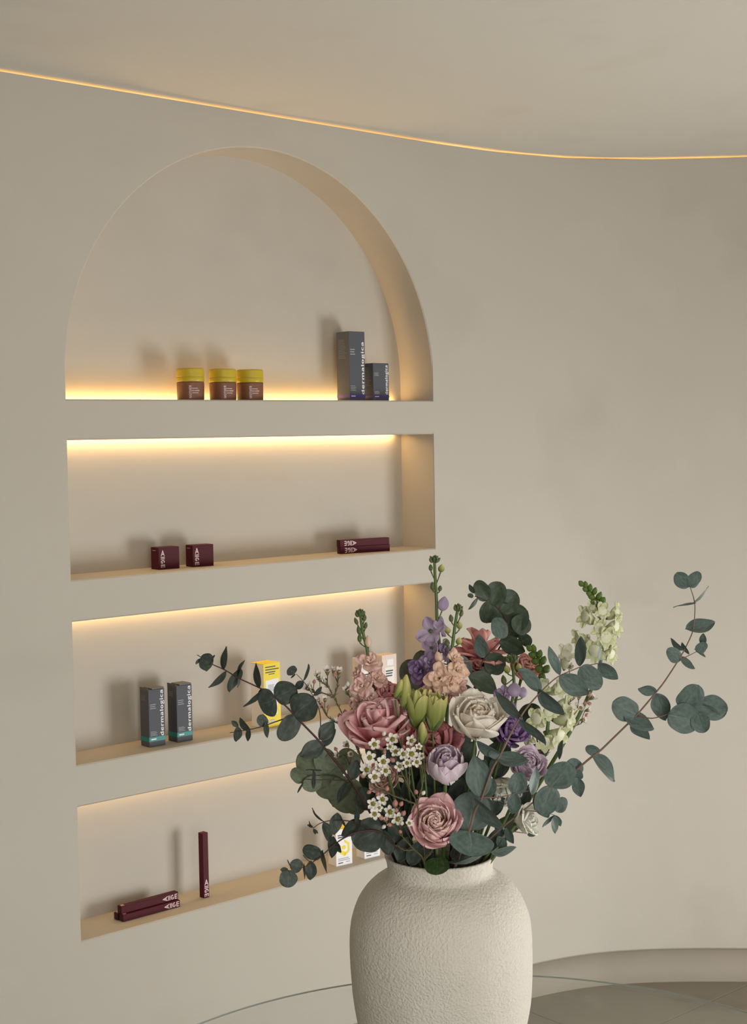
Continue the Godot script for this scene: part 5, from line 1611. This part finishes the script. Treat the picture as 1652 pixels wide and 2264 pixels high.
	stock("peach stock spike between the lavender florets and the coral bloom", [B(3.9, -63.9, 0.0), B(9.5, 102.8, 0.0), B(13.9, 214.0, 5.0), B(18.7, 263.2, 8.0), B(23.5, 299.5, 8.0), B(27.4, 323.7, 8.0), B(29.4, 332.7, 8.0)], [B(29.4, 333.9, 8.0), Vector3(0.05, 1.00, 0.10), 12, 7.8, 6.0],
		[[B(26.0, 306.7, 8.0), B(20.5, 314.3, 10.0), B(18.9, 325.4, 11.0), 6.0, M.bud_green],
		[B(27.9, 312.7, 8.0), B(32.1, 321.4, 10.0), B(35.2, 331.1, 11.0), 5.4, M.bud_green],
		[B(24.6, 298.3, 8.0), B(30.6, 304.5, 10.0), B(31.3, 315.5, 11.0), 7.2, M.bud_lisi],
		[B(22.7, 292.2, 8.0), B(14.9, 298.7, 10.0), B(15.0, 308.5, 11.0), 7.8, M.bud_lisi],
		[B(20.8, 281.3, 8.0), B(28.5, 283.9, 10.0), B(31.0, 294.3, 11.0), 8.4, M.bud_lisi],
		[B(19.5, 275.3, 8.0), B(14.6, 281.7, 10.0), B(13.6, 292.8, 11.0), 6.6, M.bud_green],
		[B(18.6, 257.0, 7.6), B(4.7, 260.6, 9.6), B(0.1, 276.0, 10.6), 10.8, M.peach],
		[B(19.3, 261.9, 7.9), B(22.9, 266.4, 9.9), B(22.4, 281.7, 10.9), 10.2, M.peach]],
		[[B(2.5, 242.1, 26.0), Vector3(-0.30, 0.25, 0.90), 22.6, M.peach],
		[B(26.8, 251.9, 22.0), Vector3(0.50, 0.30, 0.80), 18.4, M.peach],
		[B(17.1, 235.3, 30.0), Vector3(0.20, 0.10, 0.95), 14.2, M.peach],
		[B(-7.6, 222.5, 16.0), Vector3(-0.50, 0.00, 0.80), 16.7, M.blush],
		[B(16.8, 217.9, 20.0), Vector3(0.30, -0.10, 0.90), 16.7, M.blush],
		[B(30.8, 226.5, 8.0), Vector3(0.70, -0.10, 0.60), 14.4, M.blush],
		[B(23.7, 267.3, 16.0), Vector3(0.40, 0.60, 0.60), 13.1, M.peach]], "tall stock spikes")
	stock("short lilac stock with a green bud crown beside the snapdragon", [B(28.4, -64.3, 0.0), B(60.8, 77.3, 0.0), B(92.5, 175.0, 0.0), B(102.6, 218.1, 2.0), B(102.2, 248.9, 4.0), B(101.1, 261.1, 4.0)], [B(100.6, 263.5, 4.0), Vector3(0.00, 1.00, 0.20), 14, 11.4, 7.2],
		[[B(102.1, 239.7, 3.4), B(94.7, 243.2, 5.4), B(93.0, 255.5, 6.4), 8.4, M.bud_lisi],
		[B(102.7, 236.6, 3.2), B(90.3, 228.0, 5.2), B(88.0, 242.2, 6.2), 7.2, M.bud_green],
		[B(102.7, 241.5, 3.5), B(108.6, 246.0, 5.5), B(109.9, 257.7, 6.5), 7.8, M.bud_lisi],
		[B(103.1, 208.8, 1.6), B(102.4, 211.0, 3.6), B(103.7, 231.9, 4.6), 19.2, M.lavender],
		[B(103.1, 207.0, 1.5), B(113.8, 209.6, 3.5), B(115.8, 225.6, 4.5), 12.0, M.lavender]],
		[[B(86.6, 212.6, 4.0), Vector3(-0.50, 0.50, 0.60), 15.6, M.lavender],
		[B(94.6, 193.3, 6.0), Vector3(-0.10, 0.20, 0.90), 13.2, M.violet]], "tall stock spikes")
	snapdragon("taller pale green snapdragon spike standing clear against the wall", [B(29.5, -70.7, -20.0), B(110.2, 49.2, -10.0), B(177.7, 160.9, -2.0), B(213.4, 234.1, 0.0), B(221.6, 270.6, 0.0), B(222.5, 301.0, 0.0), B(216.7, 331.5, 0.0), B(205.4, 352.4, 0.0), B(194.0, 362.3, 0.0)],
		[[B(197.6, 358.6, 0.0), B(191.1, 366.3, 4.0), 7.2],
		[B(201.2, 354.9, 0.0), B(199.5, 366.2, 4.0), 6.6],
		[B(203.6, 352.4, 0.0), B(195.8, 356.6, 4.0), 6.6],
		[B(206.0, 351.1, 0.0), B(206.7, 362.4, 4.0), 6.6],
		[B(208.4, 347.4, 0.0), B(200.6, 350.4, 4.0), 7.2],
		[B(210.8, 346.2, 0.0), B(213.9, 357.5, 4.0), 7.2],
		[B(213.2, 342.5, 0.0), B(203.0, 345.5, 4.0), 7.8],
		[B(215.6, 338.8, 0.0), B(221.1, 351.3, 4.0), 7.8],
		[B(216.8, 336.4, 0.0), B(206.5, 338.2, 4.0), 9.6],
		[B(219.2, 333.9, 0.0), B(225.9, 343.9, 4.0), 9.6],
		[B(220.3, 328.4, 0.0), B(210.1, 333.3, 4.0), 10.8]],
		[[B(220.5, 327.0, 14.0), Vector3(0.10, 0.35, 0.90), 12.2, M.snap],
		[B(198.2, 319.7, 10.0), Vector3(-0.75, 0.25, 0.60), 14.7, M.snap],
		[B(208.8, 330.9, 4.0), Vector3(-0.50, 0.40, 0.70), 9.2, M.snap],
		[B(241.4, 325.5, 4.0), Vector3(0.70, 0.50, 0.50), 11.6, M.snap],
		[B(239.3, 305.4, 8.0), Vector3(0.75, 0.20, 0.60), 14.7, M.snap],
		[B(216.1, 304.2, 14.0), Vector3(-0.10, 0.20, 0.95), 13.4, M.snap],
		[B(188.8, 290.2, 6.0), Vector3(-0.85, 0.10, 0.50), 12.2, M.snap],
		[B(224.7, 292.2, 16.0), Vector3(0.20, 0.10, 0.95), 15.8, M.snap],
		[B(210.1, 274.3, 16.0), Vector3(-0.30, 0.00, 0.95), 17.0, M.snap],
		[B(233.0, 267.9, 8.0), Vector3(0.70, 0.00, 0.70), 13.5, M.snap],
		[B(199.9, 283.7, 4.0), Vector3(-0.60, 0.20, 0.70), 12.3, M.snap],
		[B(236.5, 282.8, 2.0), Vector3(0.80, 0.20, 0.40), 11.0, M.snap]])
	snapdragon("lower pale green snapdragon spike crossed by the front eucalyptus", [B(22.2, -64.2, 0.0), B(84.5, 21.4, 0.0), B(133.6, 101.8, 5.0), B(146.1, 163.5, 8.0), B(147.5, 200.4, 10.0), B(143.1, 237.0, 10.0), B(133.8, 267.5, 10.0), B(126.7, 278.5, 10.0)],
		[[B(127.8, 274.9, 10.0), B(119.1, 281.7, 14.0), 8.4],
		[B(130.2, 271.2, 10.0), B(127.5, 284.0, 14.0), 7.8],
		[B(132.6, 267.5, 10.0), B(121.3, 270.8, 14.0), 9.0],
		[B(134.9, 263.8, 10.0), B(138.3, 276.5, 14.0), 8.4],
		[B(136.1, 260.2, 10.0), B(124.8, 261.0, 14.0), 9.6],
		[B(138.5, 255.3, 10.0), B(144.2, 267.9, 14.0), 9.0],
		[B(140.8, 249.2, 10.0), B(129.5, 251.2, 14.0), 10.8],
		[B(142.6, 244.3, 10.0), B(148.8, 255.7, 14.0), 10.2],
		[B(143.1, 239.4, 10.0), B(134.2, 237.8, 14.0), 11.4]],
		[[B(141.0, 229.4, 22.0), Vector3(-0.20, 0.20, 0.95), 10.9, M.snap],
		[B(161.7, 225.2, 14.0), Vector3(0.60, 0.25, 0.70), 13.4, M.snap],
		[B(130.3, 186.0, 22.0), Vector3(-0.60, 0.10, 0.80), 15.8, M.snap],
		[B(171.4, 202.8, 12.0), Vector3(0.80, 0.10, 0.55), 14.6, M.snap],
		[B(177.0, 183.6, 14.0), Vector3(0.85, 0.00, 0.50), 16.5, M.snap],
		[B(161.7, 161.6, 18.0), Vector3(0.60, -0.15, 0.75), 17.0, M.snap],
		[B(118.4, 164.8, 18.0), Vector3(-0.60, -0.10, 0.75), 15.8, M.snap],
		[B(147.0, 195.8, 24.0), Vector3(0.10, 0.10, 0.98), 13.3, M.snap],
		[B(141.6, 153.9, 20.0), Vector3(0.00, -0.20, 0.95), 14.6, M.snap],
		[B(173.7, 267.7, 0.0), Vector3(0.10, 0.80, 0.50), 14.7, M.snap_white]])
	waxflower("waxflower spray with half-closed white blooms before the shelves",
		[[B(-44.9, -56.8, 0.0), B(-73.4, 63.8, 10.0), B(-102.4, 133.4, 18.0), B(-116.8, 170.6, 20.0), B(-123.7, 188.3, 20.0), B(-131.2, 204.8, 20.0), B(-138.1, 218.2, 20.0), B(-144.5, 231.6, 20.0), B(-147.3, 243.8, 20.0)],
		[B(-138.1, 218.2, 20.0), B(-133.1, 232.0, 20.0), B(-131.7, 243.5, 20.0)],
		[B(-138.1, 218.2, 20.0), B(-153.0, 224.5, 20.0), B(-160.8, 224.1, 20.0), B(-165.5, 227.5, 22.0)],
		[B(-144.5, 231.6, 20.0), B(-153.3, 239.4, 22.0), B(-156.8, 243.1, 22.0)],
		[B(-102.4, 133.4, 18.0), B(-112.6, 169.7, 16.0), B(-114.1, 191.0, 16.0), B(-114.9, 212.8, 16.0), B(-118.9, 221.4, 16.0)],
		[B(-113.9, 167.1, 18.0), B(-126.8, 179.6, 22.0), B(-136.8, 186.3, 24.0), B(-148.0, 195.3, 26.0), B(-154.3, 208.7, 26.0)],
		[B(-117.8, 120.6, 14.0), B(-123.6, 138.1, 10.0), B(-131.4, 137.5, 12.0)]],
		[[B(-173.1, 232.2, 24.0), Vector3(-0.50, 0.60, 0.60), 7.2, "half"],
		[B(-158.5, 247.9, 22.0), Vector3(-0.30, 0.85, 0.40), 7.2, "half"],
		[B(-145.9, 254.0, 20.0), Vector3(0.00, 0.90, 0.45), 7.9, "half"],
		[B(-137.6, 254.4, 16.0), Vector3(0.20, 0.90, 0.30), 5.9, "half"],
		[B(-130.3, 253.1, 20.0), Vector3(0.25, 0.85, 0.45), 7.2, "half"],
		[B(-120.6, 227.5, 16.0), Vector3(-0.30, 0.80, 0.50), 7.2, "half"],
		[B(-149.3, 217.4, 28.0), Vector3(0.10, 0.80, 0.50), 5.9, "half"],
		[B(-158.3, 216.4, 28.0), Vector3(-0.30, 0.80, 0.40), 5.2, "half"],
		[B(-122.1, 152.6, 12.0), Vector3(-0.40, 0.50, 0.70), 6.6, "half"],
		[B(-116.8, 140.7, 14.0), Vector3(-0.20, 0.20, 0.90), 5.9, "half"],
		[B(-134.5, 138.3, 10.0), Vector3(-0.60, 0.30, 0.60), 5.9, "half"]],
		[[B(-160.2, 254.0, 22.0), 2.4, true],
		[B(-151.3, 246.0, 22.0), 2.4, true],
		[B(-163.4, 240.8, 22.0), 2.4, false],
		[B(-137.0, 248.7, 18.0), 2.4, false],
		[B(-119.3, 235.9, 16.0), 2.7, true],
		[B(-130.8, 194.5, 20.0), 2.7, false],
		[B(-123.5, 199.4, 18.0), 2.7, false],
		[B(-113.6, 185.5, 16.0), 3.0, false],
		[B(-122.7, 177.5, 18.0), 3.0, false],
		[B(-144.8, 207.3, 26.0), 2.4, false],
		[B(-153.6, 211.5, 28.0), 2.4, false],
		[B(-168.9, 239.0, 22.0), 2.1, true],
		[B(-137.4, 147.1, 8.0), 2.4, false]], 1)
	waxflower("waxflower spray with open white blooms under the ruffled pink lisianthus",
		[[B(-18.0, -50.9, 20.0), B(-24.6, 45.4, 80.0), B(-32.3, 95.3, 108.0), B(-41.8, 117.4, 112.0), B(-49.0, 133.1, 112.0), B(-55.7, 147.7, 112.0), B(-60.0, 162.3, 112.0)],
		[B(-32.3, 95.3, 108.0), B(-25.1, 121.1, 112.0), B(-24.8, 141.4, 112.0), B(-31.4, 158.9, 112.0)],
		[B(-32.3, 95.3, 108.0), B(-53.5, 104.2, 112.0), B(-70.6, 112.6, 114.0), B(-87.6, 122.1, 114.0), B(-94.9, 134.0, 112.0)],
		[B(-49.0, 133.1, 112.0), B(-67.3, 135.7, 114.0), B(-79.7, 148.6, 114.0), B(-85.1, 165.6, 112.0)],
		[B(-41.8, 117.4, 112.0), B(-41.4, 141.7, 112.0), B(-44.0, 159.1, 112.0)]],
		[[B(-85.0, 174.2, 114.0), Vector3(0.11, 0.43, 0.85), 8.1, "open"],
		[B(-62.1, 180.9, 118.0), Vector3(-0.15, 0.59, 0.85), 8.7, "open"],
		[B(-38.2, 179.6, 122.0), Vector3(-0.38, 0.45, 0.85), 7.4, "open"],
		[B(-58.3, 164.4, 114.0), Vector3(-0.13, 0.49, 0.85), 7.5, "open"],
		[B(-38.4, 162.1, 118.0), Vector3(0.08, 0.46, 0.85), 9.3, "open"],
		[B(-48.7, 163.1, 122.0), Vector3(-0.34, 0.17, 0.85), 7.4, "open"],
		[B(-29.0, 170.3, 114.0), Vector3(0.23, 0.46, 0.85), 5.0, "open"],
		[B(-91.6, 158.4, 118.0), Vector3(0.25, 0.10, 0.85), 8.7, "open"],
		[B(-74.0, 153.8, 122.0), Vector3(0.03, 0.20, 0.85), 8.7, "open"],
		[B(-95.3, 142.0, 114.0), Vector3(-0.42, 0.13, 0.85), 8.7, "open"],
		[B(-71.3, 141.3, 118.0), Vector3(-0.08, 0.22, 0.85), 7.5, "open"],
		[B(-85.1, 134.4, 122.0), Vector3(0.05, 0.35, 0.85), 8.7, "open"],
		[B(-53.4, 145.8, 114.0), Vector3(-0.23, 0.01, 0.85), 6.9, "open"],
		[B(-44.3, 150.6, 118.0), Vector3(0.27, 0.24, 0.85), 6.8, "open"],
		[B(-31.8, 152.5, 122.0), Vector3(-0.09, 0.15, 0.85), 6.8, "open"],
		[B(-25.2, 158.6, 114.0), Vector3(-0.41, 0.17, 0.85), 5.0, "open"],
		[B(-65.6, 171.8, 118.0), Vector3(0.13, 0.36, 0.85), 5.6, "open"],
		[B(-79.8, 147.0, 122.0), Vector3(-0.26, 0.35, 0.85), 5.6, "open"]],
		[[B(-72.2, 188.0, 112.0), 2.6, true],
		[B(-63.0, 154.2, 112.0), 3.1, false],
		[B(-101.2, 134.6, 112.0), 3.1, false],
		[B(-86.6, 147.8, 110.0), 2.3, false],
		[B(-61.6, 133.5, 110.0), 2.8, false],
		[B(-69.9, 117.9, 112.0), 2.8, false],
		[B(-93.5, 113.0, 114.0), 2.5, false],
		[B(-82.7, 110.5, 114.0), 2.5, false],
		[B(-33.2, 112.1, 110.0), 2.6, false],
		[B(-23.5, 110.7, 110.0), 2.6, true],
		[B(-47.8, 170.2, 112.0), 2.3, false],
		[B(-72.0, 164.8, 112.0), 2.3, false]], 2)
	waxflower("low waxflower spray beside the pink garden rose",
		[[B(-21.0, -50.9, 20.0), B(-23.3, 12.2, 78.0), B(-37.0, 33.6, 96.0), B(-51.4, 53.7, 108.0), B(-61.6, 67.7, 112.0), B(-69.4, 81.3, 112.0), B(-76.7, 93.0, 112.0)],
		[B(-51.4, 53.7, 108.0), B(-54.7, 69.4, 112.0), B(-59.0, 84.0, 112.0), B(-61.1, 95.6, 112.0)],
		[B(-61.6, 67.7, 112.0), B(-74.1, 75.5, 112.0), B(-80.8, 84.4, 112.0)],
		[B(-24.5, 13.4, 80.0), B(-15.2, 25.1, 84.0), B(-9.3, 35.6, 88.0)],
		[B(-37.0, 33.6, 96.0), B(-48.6, 32.7, 96.0), B(-59.5, 39.9, 96.0)]],
		[[B(-75.9, 104.0, 114.0), Vector3(-0.14, -0.02, 0.85), 8.1, "open"],
		[B(-88.0, 99.4, 118.0), Vector3(-0.12, 0.04, 0.85), 8.1, "open"],
		[B(-86.5, 87.1, 122.0), Vector3(0.31, 0.39, 0.85), 8.1, "open"],
		[B(-66.4, 87.5, 114.0), Vector3(-0.44, 0.26, 0.85), 8.7, "open"],
		[B(-56.9, 79.1, 118.0), Vector3(-0.37, 0.45, 0.85), 8.7, "open"],
		[B(-42.8, 74.7, 122.0), Vector3(0.43, 0.52, 0.85), 5.6, "open"],
		[B(-80.7, 93.0, 114.0), Vector3(0.19, 0.07, 0.85), 5.6, "open"]],
		[[B(-59.9, 99.1, 112.0), 3.7, false],
		[B(-51.9, 97.8, 112.0), 2.8, false],
		[B(-58.3, 89.2, 112.0), 2.6, false],
		[B(-78.6, 80.8, 114.0), 3.1, false],
		[B(-67.9, 71.3, 114.0), 2.8, false],
		[B(-75.4, 68.0, 114.0), 2.5, true],
		[B(-49.2, 85.6, 112.0), 3.1, false],
		[B(-51.8, 74.4, 118.0), 2.8, true],
		[B(-54.2, 61.8, 112.0), 2.3, false],
		[B(-71.7, 79.5, 114.0), 2.5, false]], 3)
	waxflower("small waxflower sprig showing beside the lower snapdragon",
		[[B(34.6, -58.2, 0.0), B(84.2, 35.1, 5.0), B(127.2, 102.6, 8.0), B(158.1, 157.1, 8.0), B(177.8, 181.2, 8.0), B(191.8, 199.3, 8.0), B(201.0, 206.4, 8.0)],
		[B(177.8, 181.2, 8.0), B(173.7, 199.6, 8.0), B(182.9, 208.6, 8.0)],
		[B(158.1, 157.1, 8.0), B(173.6, 167.5, 6.0), B(191.9, 174.5, 6.0)],
		[B(139.6, 120.8, 8.0), B(129.0, 174.4, 0.0), B(126.8, 198.9, 0.0)]],
		[[B(207.4, 210.3, 10.0), Vector3(0.60, 0.50, 0.50), 6.6, "half"],
		[B(190.7, 197.0, 12.0), Vector3(0.20, 0.40, 0.80), 6.6, "half"],
		[B(195.0, 180.1, 10.0), Vector3(0.70, 0.10, 0.60), 6.6, "half"],
		[B(188.7, 210.6, 10.0), Vector3(0.00, 0.70, 0.60), 5.3, "half"],
		[B(178.3, 249.9, -4.0), Vector3(0.00, 0.40, 0.90), 7.3, "half"],
		[B(201.5, 193.0, 8.0), Vector3(0.80, 0.30, 0.40), 5.9, "half"]],
		[[B(198.5, 203.4, 8.0), 2.4, false],
		[B(204.0, 201.5, 8.0), 2.4, false],
		[B(185.8, 201.8, 8.0), 2.4, true],
		[B(199.6, 186.9, 8.0), 2.4, false],
		[B(202.9, 214.9, 8.0), 2.7, false]], 4)

func _ready() -> void:
	set_stage()
	make_materials()
	make_flora_materials()
	build_room()
	build_wall()
	build_lights()
	build_table()
	build_vase()
	build_products()
	build_bouquet()
